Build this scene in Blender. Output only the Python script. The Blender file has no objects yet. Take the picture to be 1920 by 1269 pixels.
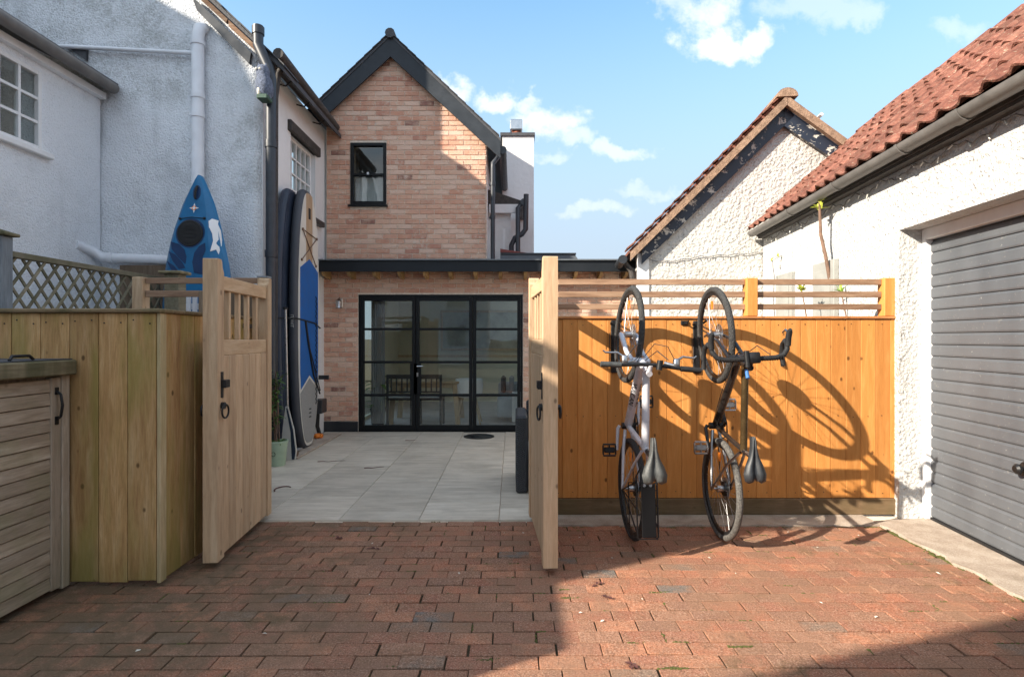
import bpy, math, random
from mathutils import Matrix, Vector, Euler
R = math.radians
rnd = random.Random(11)
scene = bpy.context.scene
col = scene.collection

# ------------------------------------------------------------------ camera
CAM_H = 1.42
cd = bpy.data.cameras.new('camera')
cam = bpy.data.objects.new('camera', cd); col.objects.link(cam)
cam.location = (0, 0, CAM_H); cam.rotation_euler = (R(90), 0, 0)
cd.sensor_width = 36.0; cd.lens = 19.61; cd.clip_end = 3000; cd.clip_start = 0.05
scene.camera = cam

# ------------------------------------------------------------------ light
SUN_TO = Vector((2.08, 1.15, -1.30)).normalized()       # the way sunlight travels
ELEV = math.asin(-SUN_TO.z)
sd = bpy.data.lights.new('sun', 'SUN'); sd.energy = 3.35; sd.angle = R(0.53); sd.color = (1.0, 0.90, 0.76)
sun = bpy.data.objects.new('sun', sd); col.objects.link(sun)
sun.rotation_euler = SUN_TO.to_track_quat('-Z', 'Y').to_euler()
sun.location = (-20, -10, 20)
SKY_STRENGTH = 0.15
EXPOSURE = 1.72
scene.view_settings.view_transform = 'Standard'; scene.view_settings.look = 'None'
scene.view_settings.exposure = EXPOSURE; scene.view_settings.gamma = 1.0
scene.view_settings.use_curve_mapping = False
scene.cycles.max_bounces = 7; scene.cycles.diffuse_bounces = 4; scene.cycles.glossy_bounces = 3; scene.cycles.transparent_max_bounces = 12
scene.cycles.caustics_reflective = False; scene.cycles.caustics_refractive = False

class NT:
    """small helper round a node tree"""
    def __init__(s, tree): s.t = tree; s.t.nodes.clear()
    def n(s, typ, inp=None, **props):
        nd = s.t.nodes.new(typ)
        for k, v in props.items(): setattr(nd, k, v)
        for k, v in (inp or {}).items(): s.set(nd, k, v)
        return nd
    def set(s, nd, k, v):
        sock = nd.inputs[k]
        if isinstance(v, bpy.types.NodeSocket): s.t.links.new(v, sock)
        elif isinstance(v, bpy.types.Node): s.t.links.new(v.outputs[0], sock)
        else: sock.default_value = v
    def math(s, op, a, b=0.0, c=None, clamp=False):
        nd = s.n('ShaderNodeMath', {0: a, 1: b}, operation=op); nd.use_clamp = clamp
        if c is not None: s.set(nd, 2, c)
        return nd.outputs[0]
    def vmath(s, op, a, b=(0, 0, 0)):
        nd = s.n('ShaderNodeVectorMath', {0: a}, operation=op)
        if op == 'SCALE': s.set(nd, 3, b)
        else: s.set(nd, 1, b)
        return nd.outputs[0]
    def noise(s, vec, scale, detail=4.0, rough=0.55, dist=0.0):
        return s.n('ShaderNodeTexNoise', {'Vector': vec, 'Scale': scale, 'Detail': detail, 'Roughness': rough, 'Distortion': dist}).outputs['Fac']
    def ramp(s, fac, stops, interp='LINEAR'):
        nd = s.n('ShaderNodeValToRGB', {'Fac': fac}); cr = nd.color_ramp; cr.interpolation = interp
        while len(cr.elements) < len(stops): cr.elements.new(0.5)
        for e, (p, c) in zip(cr.elements, stops):
            e.position = p
            if isinstance(c, (int, float)): c = (c, c, c)
            e.color = (*c[:3], 1)
        return nd.outputs['Color']
    def mix(s, fac, a, b, blend='MIX'):
        nd = s.n('ShaderNodeMix', data_type='RGBA', blend_type=blend)
        for i, v in ((0, fac), (6, a), (7, b)):
            if not isinstance(v, (bpy.types.NodeSocket, bpy.types.Node, float, int)): v = (*v[:3], 1)
            s.set(nd, i, v)
        return nd.outputs[2]
    def smooth(s, v, lo, hi, a=0.0, b=1.0):
        return s.n('ShaderNodeMapRange', {0: v, 1: lo, 2: hi, 3: a, 4: b}, interpolation_type='SMOOTHSTEP').outputs[0]

# ------------------------------------------------------------------ sky
world = bpy.data.worlds.new('World'); scene.world = world; world.use_nodes = True
w = NT(world.node_tree)
sky = w.n('ShaderNodeTexSky', sky_type='NISHITA'); sky.sun_disc = False
sky.sun_elevation = ELEV; sky.sun_rotation = math.atan2(-SUN_TO.x, -SUN_TO.y)
sky.altitude = 20; sky.air_density = 1.0; sky.dust_density = 0.6; sky.ozone_density = 1.6
dirv = w.n('ShaderNodeTexCoord').outputs['Generated']
sep = w.n('ShaderNodeSeparateXYZ', {0: dirv})
inv = w.math('MAXIMUM', sep.outputs['Y'], 0.02)
cu = w.math('DIVIDE', sep.outputs['X'], inv); cw = w.math('DIVIDE', sep.outputs['Z'], inv)
cxy = w.n('ShaderNodeCombineXYZ', {0: cu, 1: cw, 2: 0.0}).outputs[0]
wv = w.n('ShaderNodeTexNoise', {'Vector': cxy, 'Scale': 7.0, 'Detail': 5.0, 'Roughness': 0.6}).outputs['Color']
wv = w.vmath('SCALE', w.vmath('SUBTRACT', wv, (.5, .5, .5)), .16)
cxy2 = w.vmath('ADD', cxy, wv)
sp2 = w.n('ShaderNodeSeparateXYZ', {0: cxy2}); cu2, cw2 = sp2.outputs['X'], sp2.outputs['Y']
n1 = w.n('ShaderNodeTexNoise', {'Vector': cxy, 'Scale': 9.0, 'Detail': 5.0, 'Roughness': 0.62}).outputs['Fac']
n2 = w.noise(cxy, 26.0, 5.0, 0.65)
fl = w.math('ADD', w.math('MULTIPLY', w.math('SUBTRACT', n1, 0.5), 3.2), w.math('MULTIPLY', w.math('SUBTRACT', n2, 0.5), 3.4))
blobs = [  # heading, height and half-sizes of each cloud (tangents of the angles), weight
    (0.395, 0.540, 0.085, 0.028, 1.0), (0.345, 0.600, 0.055, 0.040, .8), (0.290, 0.630, 0.025, .040, .5), (0.445, 0.535, 0.03, 0.028, 0.9),
    (0.560, 0.590, 0.10, 0.030, .38), (0.63, 0.575, .035, .022, .4), (0.80, 0.545, 0.05, 0.022, .34),
    (-0.035, 0.443, 0.036, 0.021, .85), (-0.112, 0.463, 0.026, 0.020, .75),
    (0.060, 0.398, 0.062, 0.030, .85), (0.035, 0.425, 0.030, 0.016, .7), (0.20, 0.349, 0.052, 0.014, .6), (0.112, .37, .035, .016, .55), (0.075, 0.335, .03, .012, .4),
    (0.145, 0.235, 0.065, 0.012, .4), (0.24, 0.275, 0.06, 0.012, .33)]
acc = None
for (bx, by, sx_, sy_, wt) in blobs:
    du = w.math('DIVIDE', w.math('SUBTRACT', cu2, bx), sx_)
    dw = w.math('DIVIDE', w.math('SUBTRACT', cw2, by), sy_)
    r2 = w.math('ADD', w.math('MULTIPLY', du, du), w.math('MULTIPLY', dw, dw))
    m = w.math('MULTIPLY', w.smooth(w.math('SUBTRACT', r2, fl), -0.1, 1.9, 1.0, 0.0), wt)
    acc = m if acc is None else w.math('MAXIMUM', acc, m)
front = w.math('GREATER_THAN', sep.outputs['Y'], 0.05)
acc = w.math('MULTIPLY', acc, front)
# clouds over the unseen sky, coverage raised to brighten the ambient light
up = w.math('MAXIMUM', sep.outputs['Z'], 0.05)
pl = w.n('ShaderNodeCombineXYZ', {0: w.math('DIVIDE', sep.outputs['X'], up), 1: w.math('DIVIDE', sep.outputs['Y'], up), 2: 3.3}).outputs[0]
sc_n = w.noise(pl, 1.1, 5.0, 0.6)
scat = w.smooth(sc_n, 0.36, 0.60, 0.0, 0.95)
scat = w.math('MULTIPLY', scat, w.math('SUBTRACT', 1.0, w.smooth(sep.outputs['Y'], 0.25, 0.5)))
acc = w.math('MAXIMUM', acc, w.math('MULTIPLY', scat, w.smooth(sep.outputs['Z'], 0.03, 0.2)))
veil = w.smooth(sep.outputs['Z'], 0.10, 0.66, 0.97, 0.0)
skyc = w.mix(1.0, sky.outputs[0], (.56, .76, .74), 'MULTIPLY')
skyc = w.mix(veil, skyc, (1.26, 1.50, 1.80))
skyc = w.mix(acc, skyc, (2.40, 2.52, 2.70))
below = w.math('LESS_THAN', sep.outputs['Z'], -0.01)
bg = w.n('ShaderNodeBackground', {'Color': skyc, 'Strength': SKY_STRENGTH})
w.n('ShaderNodeOutputWorld', {'Surface': bg})

# ------------------------------------------------------------------ mesh building
class MB:
    def __init__(s): s.v = []; s.f = []; s.M = None
    def add(s, vs, fs):
        b = len(s.v)
        s.v += [tuple(s.M @ Vector(p)) if s.M is not None else tuple(p) for p in vs]
        s.f += [tuple(b + i for i in q) for q in fs]
        return s
    def box(s, x0, x1, y0, y1, z0, z1):
        return s.add([(x0,y0,z0),(x1,y0,z0),(x1,y1,z0),(x0,y1,z0),(x0,y0,z1),(x1,y0,z1),(x1,y1,z1),(x0,y1,z1)],
                     [(0,3,2,1),(4,5,6,7),(0,1,5,4),(1,2,6,5),(2,3,7,6),(3,0,4,7)])
    def cbox(s, x0, x1, y0, y1, z0, z1, c=0.004):
        """box with chamfered edges"""
        c = min(c, (x1-x0)*.45, (y1-y0)*.45, (z1-z0)*.45)
        X, Y, Z = (x0, x1), (y0, y1), (z0, z1); vs = []; idx = {}
        for i in (0, 1):
            for j in (0, 1):
                for k in (0, 1):
                    sx, sy, sz = 1-2*i, 1-2*j, 1-2*k
                    for a in range(3):
                        p = [X[i]+sx*c, Y[j]+sy*c, Z[k]+sz*c]; p[a] = (X[i], Y[j], Z[k])[a]
                        idx[i,j,k,a] = len(vs); vs.append(tuple(p))
        g = lambda i, j, k, a: idx[i, j, k, a]
        fs = []
        for k in (0, 1):
            q = [g(0,0,k,2), g(1,0,k,2), g(1,1,k,2), g(0,1,k,2)]; fs.append(tuple(q if k else q[::-1]))
            q = [g(0,k,0,1), g(1,k,0,1), g(1,k,1,1), g(0,k,1,1)]; fs.append(tuple(q if not k else q[::-1]))
            q = [g(k,0,0,0), g(k,1,0,0), g(k,1,1,0), g(k,0,1,0)]; fs.append(tuple(q if k else q[::-1]))
        for a in (0, 1):
            for b in (0, 1):
                fs.append((g(0,a,b,1), g(1,a,b,1), g(1,a,b,2), g(0,a,b,2)))
                fs.append((g(a,0,b,0), g(a,1,b,0), g(a,1,b,2), g(a,0,b,2)))
                fs.append((g(a,b,0,0), g(a,b,1,0), g(a,b,1,1), g(a,b,0,1)))
        for i in (0, 1):
            for j in (0, 1):
                for k in (0, 1): fs.append((g(i,j,k,0), g(i,j,k,1), g(i,j,k,2)))
        return s.add(vs, fs)
    def tube(s, pts, r, n=8, closed=False, caps=True):
        pts = [Vector(p) for p in pts]; m = len(pts)
        rs = r if isinstance(r, (list, tuple)) else [r]*m
        vs = []; prev = None
        for i, p in enumerate(pts):
            if closed: t = pts[(i+1) % m] - pts[i-1]
            else: t = pts[min(i+1, m-1)] - pts[max(i-1, 0)]
            t.normalize()
            if prev is None:
                a = Vector((0, 0, 1)) if abs(t.z) < .9 else Vector((1, 0, 0)); u = t.cross(a).normalized()
            else: u = (prev - t*prev.dot(t)).normalized()
            prev = u; v = t.cross(u)
            for k in range(n):
                th = 2*math.pi*k/n; vs.append(p + (u*math.cos(th) + v*math.sin(th))*rs[i])
        fs = []
        for i in range(m if closed else m-1):
            j = (i+1) % m
            for k in range(n): fs.append((i*n+k, i*n+(k+1) % n, j*n+(k+1) % n, j*n+k))
        if caps and not closed:
            fs.append(tuple(range(n))[::-1]); fs.append(tuple((m-1)*n+k for k in range(n)))
        return s.add(vs, fs)
    def lathe(s, prof, n=20, M=None, caps=True):
        vs = []; fs = []
        for (r, z) in prof:
            for k in range(n):
                th = 2*math.pi*k/n; p = Vector((r*math.cos(th), r*math.sin(th), z)); vs.append(M @ p if M is not None else p)
        for i in range(len(prof)-1):
            for k in range(n): fs.append((i*n+k, i*n+(k+1) % n, (i+1)*n+(k+1) % n, (i+1)*n+k))
        if caps: fs.append(tuple(range(n))[::-1]); fs.append(tuple((len(prof)-1)*n+k for k in range(n)))
        return s.add(vs, fs)
    def prism(s, poly, axis, a, b):
        """polygon extruded along an axis; poly in the other two axes, in cyclic-free xyz order"""
        def P(p, t):
            if axis == 'x': return (t, p[0], p[1])
            if axis == 'y': return (p[0], t, p[1])
            return (p[0], p[1], t)
        n = len(poly)
        vs = [P(p, a) for p in poly] + [P(p, b) for p in poly]
        fs = [tuple(range(n)), tuple(range(2*n-1, n-1, -1))]
        for i in range(n): fs.append((i, i+n, (i+1) % n + n, (i+1) % n))
        return s.add(vs, fs)
    def ball(s, c, r, n=10, sc=(1, 1, 1)):
        prof = [(max(1e-4, math.sin(math.pi*i/n)), -math.cos(math.pi*i/n)) for i in range(n+1)]
        M = Matrix.Translation(c) @ Matrix.Diagonal((r*sc[0], r*sc[1], r*sc[2], 1))
        return s.lathe(prof, n*2 if n < 8 else 16, M, caps=False)
    def mesh(s, name, mat, smooth=None):
        me = bpy.data.meshes.new(name); me.from_pydata(s.v, [], s.f); me.materials.append(mat)
        import bmesh
        bm = bmesh.new(); bm.from_mesh(me); bmesh.ops.recalc_face_normals(bm, faces=bm.faces); bm.to_mesh(me); bm.free()
        if smooth:
            me.shade_smooth(); me.set_sharp_from_angle(angle=R(smooth))
        return me
    def build(s, name, mat, parent=None, smooth=None):
        return link(name, s.mesh(name, mat, smooth), parent)

def link(name, me, parent=None, loc=None):
    o = bpy.data.objects.new(name, me); col.objects.link(o)
    if parent is not None: o.parent = parent
    if loc is not None: o.location = loc
    return o
def tag(o, label=None, cat=None, group=None, kind=None):
    if label: o['label'] = label
    if cat: o['category'] = cat
    if group: o['group'] = group
    if kind: o['kind'] = kind
    return o
def thing(name, label, cat, loc=(0, 0, 0), rz=0.0, group=None):
    o = bpy.data.objects.new(name, None); col.objects.link(o)
    o.location = loc; o.rotation_euler = (0, 0, rz); o.empty_display_size = .1
    return tag(o, label, cat, group)
def bx(name, mat, parent, *a, c=0.0, smooth=None):
    m = MB(); (m.cbox(*a, c=c) if c else m.box(*a)); return m.build(name, mat, parent, smooth)

# where a sight line through photo position (px, py) meets depth y
def sx(px, y): return (px-960)*y/1046
def sz(py, y): return CAM_H-(py-635)*y/1046

# ------------------------------------------------------------------ materials
def new_mat(name):
    m = bpy.data.materials.new(name); m.use_nodes = True
    t = NT(m.node_tree)
    t.p = t.n('ShaderNodeBsdfPrincipled'); t.n('ShaderNodeOutputMaterial', {'Surface': t.p})
    t.pos = t.n('ShaderNodeNewGeometry').outputs['Position']
    return m, t
def rand_of(t):
    a = t.n('ShaderNodeObjectInfo').outputs['Random']
    b = t.n('ShaderNodeNewGeometry').outputs['Random Per Island']
    return t.math('FRACT', t.math('ADD', a, b))
def bump(t, h, dist, strength=1.0, normal=None):
    nd = t.n('ShaderNodeBump', {'Height': h, 'Distance': dist, 'Strength': strength})
    if normal is not None: t.set(nd, 'Normal', normal)
    return nd.outputs[0]
def stretch(t, sc, off=None):
    v = t.vmath('MULTIPLY', t.pos, sc)
    if off is not None:
        v = t.vmath('ADD', v, t.n('ShaderNodeCombineXYZ', {0: off, 1: off, 2: off}).outputs[0])
    return v
def plain(name, colr, rough=.5, metal=0.0, var=.12, scale=14, bmp=0.0, spec=.5):
    m, t = new_mat(name)
    n = t.noise(t.pos, scale, 5, .6)
    dark = tuple(c*(1-var) for c in colr); lite = tuple(min(1, c*(1+var)) for c in colr)
    t.set(t.p, 'Base Color', t.ramp(n, [(.3, dark), (.7, lite)]))
    t.set(t.p, 'Roughness', t.smooth(n, .2, .8, max(.03, rough-.08), min(1, rough+.08)))
    t.set(t.p, 'Metallic', metal); t.set(t.p, 'Specular IOR Level', spec)
    if bmp: t.set(t.p, 'Normal', bump(t, t.noise(t.pos, scale*5, 4), bmp))
    return m
def wood(name, c_dark, c_mid, c_lite, axis='z', rough=.75, knots=.5, moss=None, mossamt=.0, vary=.35, grain=1.0, knot_dark=.35):
    """timber: grain along the axis, knots, each board its own shade"""
    m, t = new_mat(name); r = rand_of(t)
    k = {'x': (1.6, 16, 16), 'y': (16, 1.6, 16), 'z': (16, 16, 1.6)}[axis]
    k2 = {'x': (2.2, 9, 9), 'y': (9, 2.2, 9), 'z': (9, 9, 2.2)}[axis]
    off = t.math('MULTIPLY', r, 57.0)
    warp = t.noise(stretch(t, k2, off), 1.0, 2, .5)
    g = t.noise(stretch(t, tuple(a*1.6 for a in k), off), 1.0, 6, .62, 0.6)
    fine = t.noise(stretch(t, tuple(a*7 for a in k), off), 1.0, 3, .6)
    c = t.ramp(g, [(.25, c_dark), (.48, c_mid), (.72, c_lite)])
    c = t.mix(t.smooth(fine, .35, .75, .0, .30*grain), c, tuple(a*.55 for a in c_dark))
    c = t.mix(t.smooth(warp, .5, .75, 0, .30*grain), c, c_dark)
    # knots: sparse small dark eyes
    kv = {'x': (2.2, 6.5, 6.5), 'y': (6.5, 2.2, 6.5), 'z': (6.5, 6.5, 2.2)}[axis]
    vor = t.n('ShaderNodeTexVoronoi', {'Vector': stretch(t, tuple(a*1.25 if a > 3 else a*2.4 for a in kv), off), 'Scale': 1.0}).outputs['Distance']
    kn = t.smooth(vor, .05, .12, knots, 0.0)
    c = t.mix(kn, c, tuple(a*knot_dark for a in c_dark))
    sh = t.ramp(r, [(0, 1-vary), (1, 1+vary*.35)])
    c = t.mix(1.0, c, sh, 'MULTIPLY')
    if moss:
        z = t.n('ShaderNodeSeparateXYZ', {0: t.pos}).outputs['Z']
        mm = t.math('MULTIPLY', t.smooth(t.noise(stretch(t, (5, 5, 1.0), off), 1.0, 4, .6), .42, .66), mossamt)
        c = t.mix(mm, c, moss)
        alg = t.math('MULTIPLY', t.smooth(t.math('ADD', z, t.math('MULTIPLY', t.noise(stretch(t, (9, 9, 2), off), 1.0, 4), .5)), .55, .22), mossamt)
        c = t.mix(t.math('MULTIPLY', alg, .8), c, tuple(a*.55 for a in moss))
    t.set(t.p, 'Base Color', c); t.set(t.p, 'Roughness', rough); t.set(t.p, 'Specular IOR Level', .3)
    t.set(t.p, 'Normal', bump(t, t.math('ADD', g, t.math('MULTIPLY', fine, .4)), .0022, .8))
    return m
def render_wall(name, base, dirt, dirtamt=.3, grain=70, depth=.012, pits=.2, streak=.0, big=.8):
    """white painted roughcast"""
    m, t = new_mat(name)
    big_n = t.noise(t.pos, big, 6, .62)
    mid = t.noise(t.pos, 5.0, 5, .6)
    st = t.noise(stretch(t, (3.0, 3.0, .35)), 1.0, 5, .6)
    fac = t.math('MULTIPLY', t.smooth(t.math('ADD', t.math('MULTIPLY', big_n, .7), t.math('MULTIPLY', mid, .3)), .46, .68), dirtamt)
    c = t.mix(fac, base, dirt)
    if streak: c = t.mix(t.math('MULTIPLY', t.smooth(st, .55, .75), streak), c, tuple(a*.5 for a in dirt))
    if name == 'roughcast_stained':
        q = t.n('ShaderNodeSeparateXYZ', {0: t.pos}); X_, Z_ = q.outputs['X'], q.outputs['Z']
        band = t.math('MULTIPLY', t.smooth(X_, -3.45, -3.05), t.math('MULTIPLY', t.smooth(Z_, 2.6, 3.4), t.smooth(Z_, 4.6, 3.9)))
        spk = t.smooth(t.math('ADD', t.math('MULTIPLY', t.noise(t.pos, 34, 5, .75), .55), t.math('MULTIPLY', t.noise(t.pos, 3.0, 4), .45)), .42, .64)
        c = t.mix(t.math('MULTIPLY', t.math('MULTIPLY', band, spk), .5), c, (.20, .215, .19))
        b2 = t.math('MULTIPLY', t.smooth(Z_, 3.9, 4.3), t.smooth(X_, -3.4, -3.9)); c = t.mix(t.math('MULTIPLY', t.math('MULTIPLY', b2, spk), .5), c, (.22, .23, .20))
    gr = t.noise(t.pos, grain, 4, .65)
    vor = t.n('ShaderNodeTexVoronoi', {'Vector': t.pos, 'Scale': grain*.9}, feature='SMOOTH_F1').outputs['Distance']
    pit = t.smooth(t.math('ADD', t.math('MULTIPLY', t.noise(t.pos, grain*.9, 3, .75), .8), t.math('MULTIPLY', t.noise(t.pos, 2.6, 4), .2)), .36, .45, pits, 0.0)
    c = t.mix(pit, c, tuple(a*.45 for a in dirt))
    t.set(t.p, 'Base Color', c); t.set(t.p, 'Roughness', .9); t.set(t.p, 'Specular IOR Level', .2)
    h = t.math('ADD', t.math('MULTIPLY', gr, .8), t.math('MULTIPLY', vor, -.5))
    h = t.math('ADD', h, t.math('MULTIPLY', mid, .6))
    t.set(t.p, 'Normal', bump(t, h, depth, 1.0))
    return m

M = {}
def mk_paver():
    m, t = new_mat('paver'); r = rand_of(t)
    base = t.ramp(r, [(0, (.32, .130, .078)), (.18, (.41, .160, .090)), (.36, (.34, .145, .09)), (.52, (.45, .195, .11)), (.70, (.28, .145, .095)), (.84, (.37, .19, .12)), (.94, (.24, .165, .12)), (.98, (.16, .15, .135))], 'CONSTANT')
    n = t.noise(t.pos, 9, 5, .6)
    c = t.mix(t.smooth(n, .38, .62, 0, .8), base, (.30, .155, .095))
    sp = t.noise(t.pos, 120, 3, .8)
    c = t.mix(t.smooth(sp, .52, .66, 0, .62), c, (.58, .41, .31))
    c = t.mix(t.smooth(sp, .48, .34, 0, .80), c, (.065, .036, .026))
    pt = t.noise(t.pos, 38, 4, .7)
    c = t.mix(t.smooth(pt, .55, .68, 0, .45), c, (.17, .10, .07)); c = t.mix(t.smooth(pt, .44, .34, 0, .35), c, (.46, .24, .15))
    big = t.noise(t.pos, 1.3, 4, .6)
    c = t.mix(t.math('MULTIPLY', t.smooth(big, .55, .72), t.smooth(n, .4, .6, .1, .55)), c, (.085, .075, .035))
    grime = t.noise(t.pos, 2.4, 5, .62)
    c = t.mix(t.smooth(grime, .44, .66, 0, .6), c, (.26, .15, .095))
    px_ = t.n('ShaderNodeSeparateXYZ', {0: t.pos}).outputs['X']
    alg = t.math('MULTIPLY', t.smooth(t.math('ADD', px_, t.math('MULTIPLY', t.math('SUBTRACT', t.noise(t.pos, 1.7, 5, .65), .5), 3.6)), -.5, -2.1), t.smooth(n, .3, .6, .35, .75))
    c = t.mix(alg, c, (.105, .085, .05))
    t.set(t.p, 'Base Color', c); t.set(t.p, 'Roughness', t.smooth(n, .3, .7, .78, .95)); t.set(t.p, 'Specular IOR Level', .25)
    t.set(t.p, 'Normal', bump(t, t.math('ADD', sp, t.math('ADD', t.math('MULTIPLY', pt, 1.2), t.math('MULTIPLY', n, 1.5))), .0048, 1.0))
    return m
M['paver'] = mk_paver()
def mk_brick():
    m, t = new_mat('house_brick'); r = rand_of(t)
    base = t.ramp(r, [(0, (.64, .37, .265)), (.2, (.58, .30, .21)), (.4, (.67, .42, .31)), (.6, (.61, .34, .245)), (.76, (.70, .49, .385)), (.92, (.50, .245, .18)), (.97, (.28, .14, .115))], 'CONSTANT')
    n = t.noise(t.pos, 13, 6, .65); n2 = t.noise(t.pos, 45, 5, .65); big = t.noise(t.pos, 1.5, 4, .6)
    c = t.mix(t.smooth(n, .38, .66, 0, .5), base, (.66, .44, .31))
    lime = t.math('MULTIPLY', t.smooth(t.math('ADD', t.math('MULTIPLY', n2, .55), t.math('MULTIPLY', n, .45)), .53, .63), t.smooth(big, .4, .62, .35, 1.0))
    c = t.mix(t.math('MULTIPLY', lime, .75), c, (.68, .60, .52))
    c = t.mix(t.smooth(n2, .42, .28, 0, .5), c, (.34, .17, .115))
    t.set(t.p, 'Base Color', c); t.set(t.p, 'Roughness', .9); t.set(t.p, 'Specular IOR Level', .2)
    t.set(t.p, 'Normal', bump(t, t.math('ADD', n2, n), .006, 1.0))
    return m
M['brick'] = mk_brick()
M['mortar'] = plain('mortar', (.74, .64, .53), .95, var=.18, scale=20, bmp=.004, spec=.1)
M['sand'] = plain('joint_sand', (.055, .042, .026), .98, var=.4, scale=30, bmp=.004, spec=.1)
def mk_tile():
    m, t = new_mat('patio_tile'); r = rand_of(t)
    off = t.math('MULTIPLY', r, 31.0)
    st = t.noise(stretch(t, (2.2, 14, 6), off), 1.0, 6, .65, .4)
    cl = t.noise(t.pos, 3.0, 6, .6)
    c = t.ramp(st, [(.28, (.40, .35, .28)), (.5, (.57, .505, .415)), (.72, (.69, .625, .53))])
    c = t.mix(t.smooth(cl, .45, .72, 0, .5), c, (.42, .375, .31))
    big = t.noise(t.pos, 1.1, 6, .65)
    c = t.mix(t.smooth(big, .52, .72, 0, .55), c, (.32, .28, .225))
    c = t.mix(1.0, c, t.ramp(r, [(0, .86), (1, 1.06)]), 'MULTIPLY')
    t.set(t.p, 'Base Color', c); t.set(t.p, 'Roughness', t.smooth(cl, .3, .7, .42, .66)); t.set(t.p, 'Specular IOR Level', .4)
    t.set(t.p, 'Normal', bump(t, st, .0015, .7))
    return m
M['tile'] = mk_tile()
def mk_concrete():
    m, t = new_mat('concrete'); n = t.noise(t.pos, 6, 6, .65); f = t.noise(t.pos, 160, 3, .7)
    c = t.ramp(n, [(.3, (.30, .235, .18)), (.5, (.42, .34, .27)), (.72, (.52, .45, .37))])
    c = t.mix(t.smooth(f, .56, .66, 0, .55), c, (.66, .60, .52)); c = t.mix(t.smooth(f, .44, .34, 0, .6), c, (.14, .10, .075))
    t.set(t.p, 'Base Color', c); t.set(t.p, 'Roughness', .93); t.set(t.p, 'Normal', bump(t, t.math('ADD', f, n), .005))
    return m
M['concrete'] = mk_concrete()
M['soil'] = plain('soil', (.10, .085, .06), .98, var=.35, scale=4, bmp=.01, spec=.1)
M['white_a'] = render_wall('roughcast_stained', (.87, .90, .94), (.54, .56, .58), .65, 58, .026, .34, .25)
M['white_b'] = render_wall('roughcast_wing', (.86, .89, .93), (.58, .60, .62), .5, 70, .018, .28, .12)
M['white_c'] = render_wall('roughcast_bright', (.62, .615, .60), (.50, .46, .40), .35, 40, .026, .55, .05)
M['white_s'] = render_wall('smooth_white_render', (.78, .78, .78), (.62, .60, .57), .4, 16, .006, .0, .12)
M['white_gable'] = render_wall('roughcast_gable', (.60, .585, .555), (.46, .41, .35), .55, 30, .040, .75, .08)
M['white_paint'] = plain('white_paint', (.80, .80, .80), .45, var=.05, scale=8)
M['white_pvc'] = plain('white_plastic_pipe', (.74, .76, .80), .35, var=.08, scale=5)
M['black'] = plain('black_paint', (.022, .025, .030), .38, var=.2, scale=6)
M['black_frame'] = plain('black_aluminium', (.007, .008, .009), .5, var=.15, scale=6, spec=.25)
M['fascia'] = plain('anthracite_fascia', (.012, .015, .019), .5, var=.2, scale=4, spec=.3)
M['barge'] = plain('slate_grey_board', (.028, .034, .042), .55, var=.25, scale=7, spec=.3)
M['pipe'] = plain('black_plastic_pipe', (.028, .033, .042), .42, var=.3, scale=9)
M['gutter'] = plain('weathered_gutter', (.145, .135, .125), .5, var=.25, scale=7)
M['oldgutter'] = plain('old_iron_gutter', (.055, .048, .044), .75, var=.5, scale=18, bmp=.004)
M['slate'] = plain('roof_slate', (.06, .062, .07), .7, var=.4, scale=9, bmp=.004)
M['leadgrey'] = plain('grey_flat_roof', (.12, .135, .15), .55, var=.2, scale=5)
M['redroof'] = plain('red_roof_sheet', (.23, .06, .05), .7, var=.2, scale=6)
M['terracotta'] = plain('terracotta', (.35, .11, .06), .8, var=.2)
M['steel'] = plain('steel', (.55, .56, .57), .3, 1.0, .12, 9)
M['iron'] = plain('black_iron', (.012, .012, .013), .42, .2, .3, 30)
def mk_rooftile():
    m, t = new_mat('roof_tile'); r = rand_of(t)
    n = t.noise(t.pos, 14, 6, .65); f = t.noise(t.pos, 90, 3, .6)
    c = t.ramp(n, [(.28, (.10, .042, .032)), (.5, (.205, .080, .056)), (.72, (.32, .148, .105))])
    c = t.mix(t.smooth(f, .60, .70, 0, .5), c, (.50, .38, .26))
    c = t.mix(t.math('MULTIPLY', t.smooth(t.noise(t.pos, 26, 5, .7), .60, .68), .7), c, (.42, .36, .26))
    c = t.mix(t.smooth(t.noise(t.pos, 3.2, 5, .6), .52, .7, 0, .5), c, (.12, .07, .05))
    c = t.mix(1.0, c, t.ramp(r, [(0, .65), (1, 1.15)]), 'MULTIPLY')
    t.set(t.p, 'Base Color', c); t.set(t.p, 'Roughness', .9); t.set(t.p, 'Specular IOR Level', .2)
    t.set(t.p, 'Normal', bump(t, t.math('ADD', f, n), .006))
    return m
M['rooftile'] = mk_rooftile()
M['verge'] = plain('verge_mortar', (.30, .20, .14), .95, var=.35, scale=16, bmp=.012, spec=.1)
def mk_peel():
    m, t = new_mat('peeling_black_paint'); n = t.noise(stretch(t, (7, 7, 9)), 1.0, 6, .7)
    k = t.smooth(n, .565, .60)
    t.set(t.p, 'Base Color', t.mix(k, (.018, .025, .042), (.55, .52, .47)))
    t.set(t.p, 'Roughness', t.smooth(k, 0, 1, .4, .85)); t.set(t.p, 'Normal', bump(t, k, -.003))
    return m
M['peel'] = mk_peel()
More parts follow.
